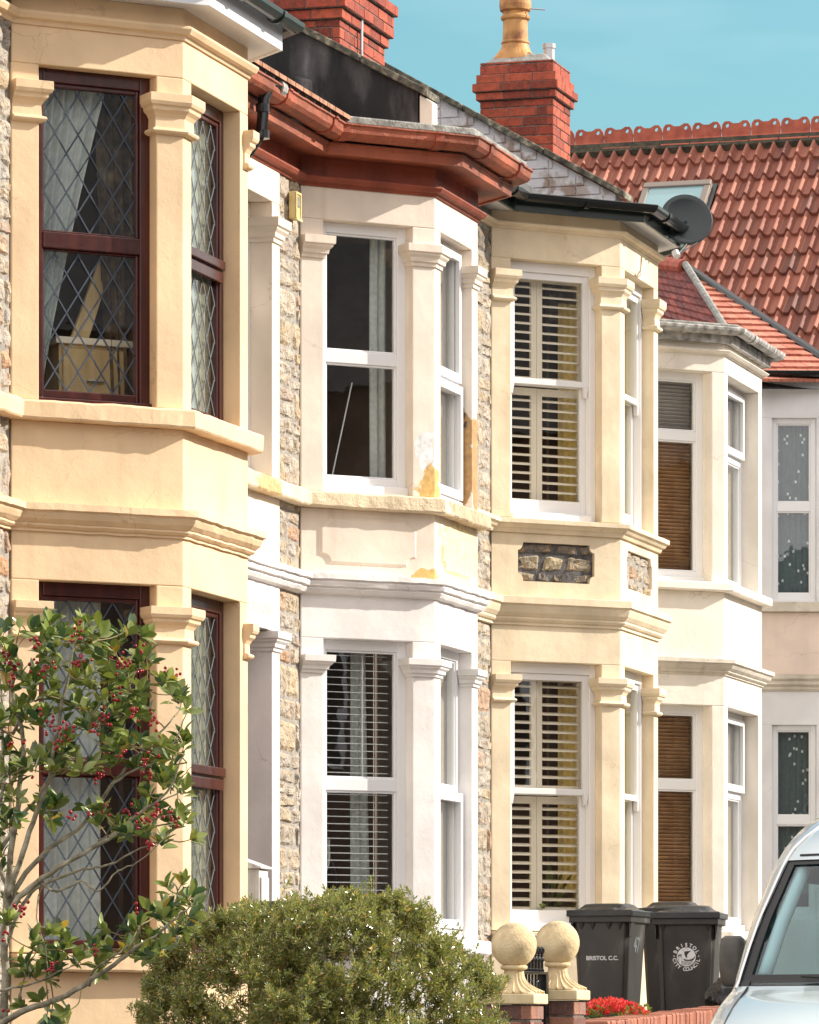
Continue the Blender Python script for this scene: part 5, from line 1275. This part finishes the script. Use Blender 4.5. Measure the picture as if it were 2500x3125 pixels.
# rubbish bags
for (px, py, D, s, zb, lab) in ((2222, 3050, 33.0, .17, 1.44, 'lower black rubbish bag beside the crest bin'), (2214, 2950, 33.1, .13, 1.72, 'upper black rubbish bag heaped on another by the crest bin')):
    c = P(px, py, D); bm = bmesh.new(); bmesh.ops.create_icosphere(bm, subdivisions=5, radius=1)
    for v in bm.verts:
        n_ = v.co.normalized(); k = 1+.22*noise.noise(n_*1.8+Vector((px,0,0)))+.12*abs(noise.noise(n_*5+Vector((0,px,0))))+.05*noise.noise(n_*12)
        neck = max(0, n_.z-.72)*1.3
        v.co = Vector((n_.x*k*s*(1-neck*.8), n_.y*k*s*(1-neck*.8), max(n_.z*k*s*.95+neck*s*.7, -s*.8)+s*.8))
    me = bpy.data.meshes.new('rubbish_bag'); bm.to_mesh(me); bm.free(); me.materials.append(M['binbag']); me.polygons.foreach_set('use_smooth', [True]*len(me.polygons))
    o = bpy.data.objects.new('rubbish_bag', me); COL.objects.link(o); o.location = (c.x, c.y, zb); tag(o, lab, 'rubbish bag', 'rubbish bags by the bins')

# white cupboard in the porch
t = root('meter_cupboard', 'narrow weathered white cupboard with sloping cap beside the white door jamb', 'cupboard', (28.76, 9.42, 1.2))
mb = MB(); mb.box(28.66,28.84,9.37,9.50,.9,2.60); mb.build('carcass', M['meter'], t, bevel=.004)
mb = MB(); mb.box(28.675,28.825,9.358,9.369,1.0,2.55); mb.build('door', M['meter'], t, bevel=.003)
mb = MB(); mb.box8([(28.64,9.35,2.602),(28.86,9.35,2.602),(28.86,9.53,2.602),(28.64,9.53,2.602),(28.64,9.35,2.615),(28.86,9.35,2.615),(28.86,9.53,2.68),(28.64,9.53,2.68)]); mb.build('cap', M['meter'], t, bevel=.004)

# ---------------------------------------------------------------- red flowers
t = root('red_flowers', 'clump of scarlet flowers behind the brick garden wall below the bins', 'flowers', tuple(P(1885, 3120, 27.0)))
c0 = P(1885, 3072, 27.0); rr = random.Random(11); fl = MB(); lv = MB()
for k in range(260):
    a = rr.uniform(0, 6.28); u = rr.random()**.5; r_ = u
    px = 1885+98*r_*math.cos(a); hgt = (1-((px-1862)/125)**2)*42+8
    p = P(px, 3098-rr.uniform(.15,1)*max(6, hgt), 27.0+rr.uniform(-.14,.14))
    n_ = Vector((rr.uniform(-1,.3), rr.uniform(-1,.4), rr.uniform(.1,1))).normalized(); qt = n_.to_track_quat('Z','Y'); s_ = rr.uniform(.010,.017)
    for m_ in range(5):
        an = 2*math.pi*m_/5+rr.random()
        pts = [Vector((0,0,0)), Vector((s_*.7*math.cos(an-.5), s_*.7*math.sin(an-.5), .004)), Vector((s_*1.25*math.cos(an-.2), s_*1.25*math.sin(an-.2), .001)), Vector((s_*1.25*math.cos(an+.25), s_*1.25*math.sin(an+.25), .0)), Vector((s_*.7*math.cos(an+.5), s_*.7*math.sin(an+.5), .004))]
        fl.add([p+qt @ v for v in pts], [(0,1,2,3,4)])
for k in range(500):
    px = rr.uniform(1792, 1985); p = P(px, rr.uniform(3075, 3165), 27.0+rr.uniform(-.2,.15)); d = Vector((rr.uniform(-1,1), rr.uniform(-1,1), rr.uniform(-.2,1))).normalized()*rr.uniform(.02,.045); s_ = d.cross(Vector((.3,.4,1))).normalized()*.010
    lv.add([p, p+d*.5+s_, p+d, p+d*.5-s_], [(0,1,2,3)])
fl.build('petals', M['petal'], t, recalc=False); lv.build('foliage', M['green'], t, recalc=False)

# ---------------------------------------------------------------- parked van
VX, VY = 18.65, 3.52                  # front bumper x, centre line y
t = root('parked_van', 'pale silver blue van parked at the kerb, seen from the front', 'van', (VX+2, VY, gz(20)))
VZ = gz(19.5)
HW = .90
def lerp_tab(tb, z):
    for (a, x0), (b, x1) in zip(tb[:-1], tb[1:]):
        if z <= b: return x0+(x1-x0)*(z-a)/(b-a)
    return tb[-1][1]
VXT = [(.25,.12),(.35,.02),(.55,.0),(.75,.02),(.90,.07),(1.0,.16),(1.08,.30),(1.15,.47),(1.19,.60),(1.22,.72),(1.25,.785),(1.40,.90),(1.55,1.04),(1.70,1.18),(1.77,1.25),(1.83,1.33),(1.90,1.44),(1.96,1.60),(2.02,1.85),(2.06,2.3),(2.085,3.0)]
VWT = [(.25,.84),(.45,.89),(.80,.90),(1.1,.895),(1.28,.895),(1.52,.87),(1.76,.82),(1.85,.79),(1.95,.735),(2.01,.66),(2.06,.5),(2.085,.3)]
def vx(z): return lerp_tab(VXT, z)
def vw(z): return lerp_tab(VWT, z)
NA = 56
def vring(z, inset=0):
    pts = []; hw = vw(z)-inset; xf = vx(z)+inset; cr = .30+max(0,1.1-z)*.3 ; xb = 4.3-max(0,z-1.1)*.25-inset
    # half outline from the front centre round to the rear centre
    half = [(xf, 0)]
    for k in range(1, 15):
        u = k/14; half.append((xf+cr*.72*u**3.0, hw*u*(.935-.035*min(1,max(0,(z-1.26)/.5)))))
    half += [(xf+cr*.86, hw*.965), (xf+cr*1.15, hw*.992), (xf+cr*1.6, hw)]
    for k in range(1, 8): half.append((xf+cr*1.7+(xb-.25-xf-cr*1.7)*k/7, hw*(1-.0*k)))
    half += [(xb-.08, hw*.97), (xb-.02, hw*.88), (xb, hw*.7), (xb, 0)]
    full = half+[(x, -y) for x, y in half[-2:0:-1]]
    return [Vector((VX+x, VY+y, VZ+z)) for x, y in full]
zsl = [.25,.35,.45,.55,.65,.75,.82,.88,.92,.96,1.0,1.03,1.06,1.09,1.12,1.15,1.18,1.20,1.22,1.24,1.255,1.27,1.285,1.33,1.40,1.47,1.54,1.61,1.66,1.70,1.74,1.77,1.80,1.83,1.86,1.89,1.92,1.945,1.97,1.99,2.01,2.03,2.045,2.06,2.075,2.085]
rings = [vring(z) for z in zsl]; NR = len(rings[0])
half_n = (NR+2)//2
def isfront(k): kk = k if k < half_n else NR-k; return kk
body = MB(); glass = MB(); seal = MB()
body.v = [tuple(p) for r_ in rings for p in r_]
for j in range(len(zsl)-1):
    for k in range(NR):
        k2 = (k+1) % NR; z = (zsl[j]+zsl[j+1])/2; kk = min(isfront(k), isfront(k2)); mx = max(isfront(k), isfront(k2))
        ws = 1.24 < z < 1.77 and mx <= 14
        sw = 1.28 < z < 1.70 and kk >= 18 and mx <= 24
        f = (j*NR+k, j*NR+k2, (j+1)*NR+k2, (j+1)*NR+k)
        if ws or sw: continue
        body.f.append(f); body.mi.append(0)
body.f.append(tuple((len(zsl)-1)*NR+k for k in range(NR))); body.mi.append(0); body.f.append(tuple(k for k in range(NR-1,-1,-1))); body.mi.append(0)
bo = body.build('body', M['carpaint'], t, smooth=True)
# windscreen: one sheet a little below the skin, its black border a frame of its own
def surf(kf, z, inset=0):         # kf: signed float index across the front, 0 centre
    r_ = vring(z, inset); s_ = 1 if kf >= 0 else -1; a = abs(kf); i = int(a); u = a-i
    p = r_[i].lerp(r_[i+1], u); return Vector((p.x, VY+s_*(p.y-VY), p.z))
def sheet(name, mat, ks, zs, inset, par, off=Vector((0,0,0))):
    mb = MB(); n = len(ks)
    for z in zs:
        for k in ks: mb.v.append(tuple(surf(k, z, inset)+off))
    for j in range(len(zs)-1):
        for i in range(n-1): mb.f.append((j*n+i, j*n+i+1, (j+1)*n+i+1, (j+1)*n+i)); mb.mi.append(0)
    o = mb.build(name, mat, par, smooth=True, recalc=False); return o
zz = [1.232+(1.78-1.232)*i/16 for i in range(17)]
wsn = sheet('windscreen', M['carglass'], [-14+k for k in range(29)], zz, .012, t)
for ks, zs_ in (([-14+k for k in range(29)], [1.232,1.25,1.27,1.288]), ([-14+k for k in range(29)], [1.75,1.76,1.77,1.776]), ([-14.02,-13.7,-13.3], zz[:]), ([13.3,13.7,14.02], zz[:])):
    sheet('windscreen_seal', M['rubber'], ks, zs_, .005, t)
for sy in (1, -1):
    mb = MB(); n = 7
    zs_ = [1.285,1.33,1.40,1.47,1.54,1.61,1.66,1.70]
    for z in zs_:
        r_ = vring(z, .012)
        for k in range(18, 25): p = r_[k]; mb.v.append((p.x, VY+sy*(p.y-VY), p.z))
    for j in range(len(zs_)-1):
        for i in range(6): mb.f.append((j*7+i, j*7+i+1, (j+1)*7+i+1, (j+1)*7+i)); mb.mi.append(0)
    mb.build('side_window', M['carglass'], t, recalc=False)
# bright strip along each screen pillar and up over the roof; roof gutter; bonnet shut line
for sy in (1, -1):
    mb = MB(); mb.tube([surf(sy*14.1, z, -.004) for z in zz]+[surf(sy*14.0, 1.82, -.006), surf(sy*13.6, 1.87, -.006), surf(sy*13.2, 1.92, -.006), surf(sy*12.8, 1.97, -.004)], .008, 6); mb.build('pillar_trim', M['chrome'], t, smooth=True)
    mb = MB(); mb.tube([surf(sy*13.2, z, -.001) for z in (1.235,1.20,1.16,1.12,1.06,1.0,.94,.88)], .005, 6); mb.build('shut_line', M['rubber'], t, smooth=True)
mb = MB(); mb.tube([surf(k, 1.79, -.001) for k in [-13+i for i in range(27)]], .006, 6); mb.build('roof_trim', M['rubber'], t)
# wipers
for k0, k1 in ((-11, -2), (1, 9)):
    mb = MB(); mb.tube([surf(k0, 1.25, -.02), surf((k0+k1)/2, 1.265, -.022), surf(k1, 1.28, -.02)], .007, 6); mb.build('wiper', M['rubber'], t)
# mirror on the pavement side and its twin
for sy in (1, -1):
    c = Vector((VX+1.55, VY+sy*.985, VZ+1.35)); mb = MB()
    bm_ = []
    rows = [(-.105,.036,.050),(-.09,.048,.065),(-.04,.054,.074),(.02,.056,.076),(.07,.053,.074),(.095,.046,.066),(.108,.032,.045)]
    base = 0
    for (dz, hy, hx) in rows:
        for k in range(16):
            a = 2*math.pi*k/16; ca, sa = math.cos(a), math.sin(a); f = (abs(ca)**4+abs(sa)**4)**-.25
            mb.v.append((c.x+hx*.62*ca*f-.02, c.y+hy*sa*f, c.z+dz))
    for j in range(len(rows)-1):
        for k in range(16): mb.f.append((j*16+k, j*16+(k+1)%16, (j+1)*16+(k+1)%16, (j+1)*16+k)); mb.mi.append(0)
    mb.f.append(tuple(range(15,-1,-1))); mb.f.append(tuple(96+k for k in range(16))); mb.mi += [0,0]
    mi_ = mb.build('wing_mirror', M['mirrorplastic'], t, smooth=True)
    mb = MB(); mb.box(c.x+.028, c.x+.034, c.y-.042, c.y+.042, c.z-.08, c.z+.08); mb.build('mirror_glass', M['chrome'], mi_)
    mb = MB(); mb.box(c.x-.04, c.x+.04, c.y-sy*.02-.055, c.y-sy*.02+.055, c.z-.14, c.z-.112); mb.tube([(c.x, c.y-sy*.03, c.z-.125), (c.x+.05, c.y-sy*.14, c.z-.135)], .02, 8); mb.build('mirror_arm', M['rubber'], mi_)
# seats, wheel, dash, rear view mirror inside
mb = MB(); mb.box(VX+1.08, VX+1.45, VY-.74, VY+.74, VZ+.95, VZ+1.22); mb.build('dashboard', M['rubber'], t, bevel=.03)
for sy in (-.40, .40):
    mb = MB(); mb.box(VX+1.75, VX+2.25, VY+sy-.24, VY+sy+.24, VZ+.55, VZ+.75); mb.box(VX+2.15, VX+2.30, VY+sy-.23, VY+sy+.23, VZ+.75, VZ+1.32); mb.box(VX+2.18, VX+2.28, VY+sy-.13, VY+sy+.13, VZ+1.36, VZ+1.56); mb.build('seat', M['seat'], t, bevel=.04)
mb = MB(); mb.box(VX+3.2, VX+3.24, VY-.7, VY+.7, VZ+.5, VZ+1.8); mb.build('bulkhead', M['rubber'], t)
mb = MB(); mb.tube([surf(13.2, z, .05) for z in (1.28,1.35,1.5,1.65,1.76)], .03, 8); mb.tube([surf(-13.2, z, .05) for z in (1.28,1.35,1.5,1.65,1.76)], .03, 8); mb.build('pillar_lining', M['headlamp'], t, smooth=True)
mb = MB(); mb.box(VX+1.72, VX+1.75, VY-.12, VY+.12, VZ+1.64, VZ+1.72); mb.build('rear_view_mirror', M['rubber'], t, bevel=.01)
# lamps, grille, bumper, number plate, wheels
for sy in (1, -1):
    sheet('headlight', M['headlamp'], [sy*k for k in (9.5,10.5,11.5,12.5,13.4)], [.66,.72,.78,.84], -.006, t)
sheet('grille', M['rubber'], [-8+k for k in range(17)], [.66,.72,.78], -.006, t); sheet('bumper', M['mirrorplastic'], [-14+k for k in range(29)], [.28,.36,.44,.52], -.012, t)
for (x, sy) in ((.85,1),(.85,-1),(3.5,1),(3.5,-1)):
    mb = MB(); mb.tube([(VX+x, VY+sy*.70, VZ+.33), (VX+x, VY+sy*.895, VZ+.33)], .33, 28); w_ = mb.build('wheel', M['rubber'], t, bevel=.02)
    mb = MB(); mb.tube([(VX+x, VY+sy*.896, VZ+.33), (VX+x, VY+sy*.915, VZ+.33)], .20, 20); mb.build('rim', M['metal'], w_)

# ---------------------------------------------------------------- clipped shrub (small leaves in whorls)
hr = random.Random(21)
HOUT = [(430,3280),(470,2960),(485,2890),(560,2825),(640,2790),(720,2765),(760,2748),(830,2765),(900,2715),(960,2745),(1010,2720),(1060,2700),(1130,2735),(1210,2705),(1270,2750),(1300,2770),(1240,2830),(1330,2850),(1380,2850),(1450,2905),(1500,2960),(1520,3010),(1535,3080),(1540,3260)]
def inpoly(x, y, P_):
    c = False; n = len(P_); j = n-1
    for i in range(n):
        if (P_[i][1] > y) != (P_[j][1] > y) and x < (P_[j][0]-P_[i][0])*(y-P_[i][1])/(P_[j][1]-P_[i][1])+P_[i][0]: c = not c
        j = i
    return c
hD = 22.3
t = root('hebe_shrub', 'rounded green and yellow small leaved shrub left of the gate pillars', 'shrub', tuple(P(1000, 3350, hD)))
fo = MB(); stm = MB(); cnt = 0; hc = (1000, 3150)
base_p = P(1000, 3420, hD)
clumps = []
while len(clumps) < 330:
    px, py = hr.uniform(430, 1540), hr.uniform(2715, 3260)
    if not inpoly(px, py-22, HOUT): continue
    q = min(1, math.hypot((px-1000)/570, (py-3300)/600)); dd = .8*math.sqrt(max(0, 1-q*q))
    clumps.append((px, py, hD-dd*hr.choice((1, 1, .8, .3, -.5))*hr.uniform(.7, 1.1), hr.uniform(24, 46)))
for (x, y) in ((900,2725),(1010,2725),(1060,2712),(1215,2715),(1300,2765),(1275,2790),(765,2762),(640,2800),(1440,2915),(1385,2865),(1250,2740),(480,2905),(1130,2745),(960,2750),(1500,2975),(700,2780),(565,2835),(600,2805),(670,2770),(730,2755),(800,2770),(850,2755),(520,2860),(450,2980),(1350,2850),(1480,2940),(1170,2720),(1090,2720),(440,3060)):
    for k in range(2): clumps.append((x+hr.uniform(-14,14), y+22+hr.uniform(-8,14), hD+hr.uniform(-.25,.15), 20))
while cnt < 7600:
    cp = clumps[cnt % len(clumps)]; px, py = cp[0]+hr.gauss(0, cp[3]*.8), cp[1]+hr.gauss(0, cp[3]*.75); cnt += 1
    p = P(px, py, cp[2]+hr.gauss(0, .05)); cc = P(cp[0], cp[1]+22, cp[2])
    out = ((p-cc).normalized()*.8+(p-P(1000, 3330, hD)).normalized()*.4).normalized(); d = (out*.75+Vector((hr.uniform(-.7,.7), hr.uniform(-.7,.7), hr.uniform(-.1,.9)))).normalized()
    L = hr.uniform(.028,.055); s0 = p-d*L
    side = d.cross(Vector((.2,.3,1))).normalized(); sd2 = d.cross(side)
    stm.tube([s0-d*.03, s0+d*L], [.0018,.0008], 3, cap=False)
    nl = hr.randint(5, 7)
    for i in range(nl):
        u = i/nl; o_ = s0+d*L*u; an = i*1.57+hr.uniform(-.2,.2); rad = side*math.cos(an)+sd2*math.sin(an)
        for sg in (1, -1):
            spread = 1.1-.65*u; ld = (rad*sg*spread+d*(.45+.8*u)).normalized(); ll = hr.uniform(.022,.035)*(1-.3*u)
            nrm = ld.cross(rad.cross(d)).normalized(); w_ = ld.cross(nrm).normalized()*ll*.175
            m_ = o_+ld*ll*.55+nrm*ll*.02
            fo.v += [tuple(o_), tuple(m_+w_+nrm*ll*.05), tuple(o_+ld*ll), tuple(m_-w_+nrm*ll*.05)]; b_ = len(fo.v)-4
            fo.f += [(b_, b_+1, b_+2), (b_, b_+2, b_+3)]; fo.mi += [0, 0]
for k in range(26):
    px, py = hr.uniform(560, 1450), hr.uniform(2900, 3200); e = P(px, py+40, hD+hr.uniform(-.3,.2)); m_ = base_p.lerp(e, .55)+Vector((hr.uniform(-.1,.1), hr.uniform(-.1,.1), .05))
    stm.tube([base_p, m_, e], [.012,.007,.003], 5, cap=False)
fo.build('foliage', M['hebe'], t, recalc=False); stm.build('stems', M['twig'], t, recalc=False)

# ---------------------------------------------------------------- holly
yr = random.Random(5); yD = 19.0
t = root('holly_tree', 'glossy leaved holly with red berries at the left edge before the leaded windows', 'holly tree', tuple(P(15, 3700, yD)))
def pl(pts, D0=yD, D1=None): D1 = D0 if D1 is None else D1; n = len(pts)-1; return [P(x, y, D0+(D1-D0)*i/n) for i, (x, y) in enumerate(pts)]
br = []
def smooth_path(pp, k=4):
    out = []; n = len(pp)
    for i in range(n-1):
        p0, p1, p2, p3 = pp[max(0,i-1)], pp[i], pp[i+1], pp[min(n-1,i+2)]
        for j in range(k):
            u = j/k; out.append(.5*((2*p1)+(p2-p0)*u+(2*p0-5*p1+4*p2-p3)*u*u+(3*p1-p0-3*p2+p3)*u**3))
    out.append(pp[-1]); return out
BR = [([(12,3750),(14,3300),(15,2990),(12,2860),(22,2740),(40,2560),(58,2420),(70,2260),(40,2120),(55,2000)], .020, .006, 0),
 ([(18,2820),(60,2740),(130,2680),(230,2620),(330,2560),(430,2480),(510,2420),(560,2300)], .014, .003, -.15),
 ([(15,2780),(60,2690),(150,2590),(250,2520),(340,2400),(400,2330),(470,2260),(530,2190)], .012, .003, .1),
 ([(25,2740),(70,2600),(110,2480),(150,2370),(170,2250),(200,2100),(230,1960),(250,1930)], .012, .003, -.1),
 ([(14,2900),(70,2760),(130,2700),(250,2655),(330,2640),(430,2590),(510,2560)], .009, .002, .12),
 ([(-40,3150),(60,3090),(160,3055),(250,3010),(310,2970),(380,2920),(410,2890),(470,2860),(540,2800),(585,2760)], .014, .003, -.3),
 ([(-60,3040),(20,3020),(100,3000),(180,2965),(215,2950)], .006, .002, -.2),
 ([(275,3010),(285,2960),(330,2930),(400,2880),(430,2830)], .006, .002, -.3),
 ([(0,2600),(60,2500),(110,2440),(160,2370),(240,2330),(330,2290)], .009, .003, .15),
 ([(15,2440),(70,2330),(130,2290),(200,2240),(300,2200),(390,2150)], .008, .002, -.05),
 ([(40,2240),(90,2120),(140,2060),(160,1960)], .007, .002, .1),
 ([(120,2690),(170,2720),(250,2690),(300,2720),(360,2660),(420,2630),(520,2540)], .006, .002, -.25),
 ([(20,2700),(-20,2560),(10,2400),(5,2200),(0,2050)], .010, .004, .2),
 ([(300,2570),(380,2530),(470,2500),(560,2480)], .005, .002, 0),
 ([(430,2480),(500,2440),(560,2400),(570,2330)], .004, .0015, .1),
 ([(330,2400),(410,2350),(500,2310),(560,2200),(575,2130)], .005, .0015, .0),
 ([(520,2420),(540,2380),(590,2340)], .003, .0015, -.1),
 ([(130,2690),(110,2800),(140,2900),(150,2990)], .004, .0015, -.2),
 ([(60,3050),(80,2960),(110,2900),(135,2820)], .004, .0015, -.3)]
tr = MB()
for pts, r0_, r1_, dD in BR:
    pp = smooth_path(pl(pts, yD+(dD*.2), yD+dD)); pp = [p+Vector((yr.uniform(-1,1), yr.uniform(-1,1), yr.uniform(-1,1)))*.004 for p in pp]
    n = len(pp); tr.tube(pp, [r0_+(r1_-r0_)*i/(n-1) for i in range(n)], 8); br += [(p, max(r1_, .002)) for p in pp[n//3:]]
tk = tr.build('trunk', M['bark'], t, smooth=True)
REG = [([(-30,1960),(40,1900),(110,1890),(160,1880),(230,1895),(330,1890),(420,1930),(480,1990),(440,2080),(520,2050),(560,2130),(570,2280),(590,2380),(560,2480),(520,2520),(420,2400),(300,2330),(200,2400),(120,2350),(60,2420),(-30,2450)], 168),
 ([(-30,2420),(120,2400),(300,2440),(440,2430),(560,2440),(585,2500),(500,2580),(400,2560),(300,2500),(120,2520),(0,2620),(-30,2620)], 34),
 ([(350,2850),(400,2800),(520,2740),(600,2720),(600,2800),(560,2870),(470,2920),(380,2930)], 36),
 ([(100,2820),(220,2820),(240,2960),(120,3010),(40,2960)], 16),
 ([(230,2870),(340,2800),(350,2900),(300,2960),(220,2950)], 9),
 ([(-30,2640),(60,2640),(60,2800),(-30,2900)], 6), ([(60,3020),(250,3000),(230,3100),(60,3130)], 5)]
EX = [(545,2120),(575,2160),(275,1975),(440,1940),(560,2240),(590,2560),(505,2700),(560,2690),(600,2760)]
fo = MB(); tw = MB()
def holly_leaf(o_, d, up_, L):
    d = d.normalized(); s = d.cross(up_)
    if s.length < .01: s = d.cross(Vector((1,0,0)))
    s.normalize(); n_ = s.cross(d).normalized(); W_ = L*yr.uniform(.22,.29); fold = yr.uniform(.25,.5); cv = yr.uniform(-.25,.12); tws = yr.uniform(-.25,.25)
    st = [(0,.08),(.16,.55),(.38,.98),(.6,1.0),(.8,.66),(.93,.25),(1.0,.02)]
    b = len(fo.v)
    for u, wd in st:
        c = o_+d*L*u+n_*(cv*L*u*u); sv = (s*math.cos(tws*u)+n_*math.sin(tws*u))
        w_ = W_*wd; fo.v += [tuple(c+sv*w_+n_*w_*fold), tuple(c), tuple(c-sv*w_+n_*w_*fold)]
    for i in range(len(st)-1):
        a = b+i*3; fo.f += [(a, a+1, a+4, a+3), (a+1, a+2, a+5, a+4)]; fo.mi += [0, 0]
tips = []
for poly, n in REG:
    k = 0; xs = [p[0] for p in poly]; ys = [p[1] for p in poly]
    while k < n:
        x, y = yr.uniform(min(xs), max(xs)), yr.uniform(min(ys), max(ys))
        if inpoly(x, y, poly): tips.append((x, y)); k += 1
tips += EX
tipP = []
for (x, y) in tips:
    p = P(x, y, yD+yr.uniform(-.28,.28)); cands = sorted(br, key=lambda b_: (b_[0]-p).length+(.06 if b_[0].z > p.z+.03 else 0))[:3]
    b0 = cands[0][0]
    m_ = b0.lerp(p, .55)+Vector((yr.uniform(-.02,.02), yr.uniform(-.02,.02), -.012)); pp = smooth_path([b0, m_, p], 4); tw.tube(pp, [.0035-.0018*i/(len(pp)-1) for i in range(len(pp))], 5, cap=False)
    if (p-b0).length < .35: br += [(q_, .002) for q_ in pp[1:]]
    ax = (p-m_).normalized(); ax = (ax+Vector((.1,-.1,.35))).normalized(); tipP.append((p, ax, pp))
    sx = ax.cross(Vector((.3,.2,1))).normalized(); sy = ax.cross(sx)
    nl = yr.randint(6, 10)
    for i in range(nl):
        u = yr.random()**.6; an = i*2.4+yr.uniform(-.4,.4); rad = sx*math.cos(an)+sy*math.sin(an)
        q = pp[-1]-ax*(1-u)*.05 if u < 1 else p
        ld = rad*(1.15-.55*u)+ax*(.35+.6*u)+Vector((0,0,.1))
        holly_leaf(q+ld.normalized()*.006, ld, (ax+Vector((yr.uniform(-.5,.5), yr.uniform(-.5,.5), .5))), yr.uniform(.046,.074))
fo.build('foliage', M['holly'], t, recalc=False, smooth=True); tw.build('twigs', M['twig'], t, recalc=False)
def sphere(mb, c, r, n=8, m=6):
    b = len(mb.v); mb.v.append((c.x, c.y, c.z-r))
    for j in range(1, m):
        a = -math.pi/2+math.pi*j/m
        for k in range(n): mb.v.append((c.x+r*math.cos(a)*math.cos(2*math.pi*k/n), c.y+r*math.cos(a)*math.sin(2*math.pi*k/n), c.z+r*math.sin(a)))
    mb.v.append((c.x, c.y, c.z+r)); e = len(mb.v)-1
    for k in range(n):
        mb.f.append((b, b+1+(k+1)%n, b+1+k)); mb.f.append((e, e-n+k, e-n+(k+1)%n)); mb.mi += [0,0]
    for j in range(m-2):
        for k in range(n): mb.f.append((b+1+j*n+k, b+1+j*n+(k+1)%n, b+1+(j+1)*n+(k+1)%n, b+1+(j+1)*n+k)); mb.mi.append(0)
BC = [(243,1918,9),(235,1945,6),(275,1965,3),(100,1955,7),(20,2000,8),(45,2030,9),(92,2030,5),(130,2050,8),(170,2025,2),(232,2030,10),(250,2005,5),(335,1990,4),(370,2030,8),(385,2015,6),(425,1975,4),(430,2050,4),(35,2075,5),(355,2105,7),(362,2135,3),(405,2180,11),(245,2150,5),(120,2170,2),(160,2215,8),(200,2225,9),(315,2180,7),(328,2205,6),(285,2215,7),(210,2245,4),(465,2190,5),(475,2225,4),(510,2060,6),(540,2050,4),(495,2295,3),(325,2290,5),(370,2295,4),(175,2280,4),(30,2265,4),(60,2270,3),(305,2375,10),(445,2325,5),(455,2365,5),(220,2490,6),(270,2480,3),(320,2460,8),(395,2475,5),(430,2505,9),(465,2495,7),(485,2460,6),(515,2490,4),(540,2510,5),(455,2570,8),(105,2385,2),(60,2770,13),(25,2850,4),(415,2765,3),(285,2890,4),(160,2955,9),(20,3085,2)]
for (x, y, n) in BC:
    near = min(tipP, key=lambda q: (q[0]-P(x, y, yD)).length); D_ = yD+yr.uniform(-.36,-.1); c = P(x, y, D_); mb = MB()
    for k in range(n):
        o_ = Vector((yr.gauss(0,.010), yr.gauss(0,.010), yr.gauss(0,.011)))*(1+n*.04); sphere(mb, c+o_, yr.uniform(.0058,.0078))
    mb.build('berry_cluster', M['berry'], t, smooth=True)
    tw_ = MB(); near_b = min(br, key=lambda b_: (b_[0]-c).length)[0]

# ---------------------------------------------------------------- houses across the street (mirrored in the panes)
M['obrick'] = noisy('dull brick across the street', [(0,(.10,.06,.045)),(1,(.20,.13,.10))], 3, .9, .2)
t0 = root('opposite_house', 'dull brick house across the street, seen only as a dark reflection in the window panes', 'house', (-14, -14, 0), 0, 'houses across the street')
mb = MB(); mb.box(-19,-9.05,-23,-14,-.5,9.0); mb.build('wall', M['obrick'], t0)
mb = MB(); mb.add([(-19,-13.6,9.0),(-9.05,-13.6,9.0),(-9.05,-23.4,9.0),(-19,-23.4,9.0),(-19,-18.5,12.6),(-9.05,-18.5,12.6)], [(3,2,1,0),(0,1,5,4),(2,3,4,5),(1,2,5),(3,0,4)]); mb.build('roof', M['slate'], t0)
for x in (-17.4, -14.2, -11.4):
    for z in (1.2, 4.6):
        mb = MB(); g = Seg((x+.6,-14), (x-.6,-14)); bars(mb, g, 0, 1.2, z, z+1.9, -.04, .0, .08, .08, .08, .08); w_ = mb.build('window', M['upvc'], t0)
        mb = MB(); mb.sbox(g, .08, 1.12, -.02, -.01, z+.08, z+1.82); mb.build('pane', M['rubber'], w_)
def copy_tree(o, par=None):
    c = o.copy(); COL.objects.link(c)
    if par: c.parent = par
    for ch in list(o.children): copy_tree(ch, c)
    return c
for i in range(1, 13):
    c = copy_tree(t0); c.location.x += 9.95*i
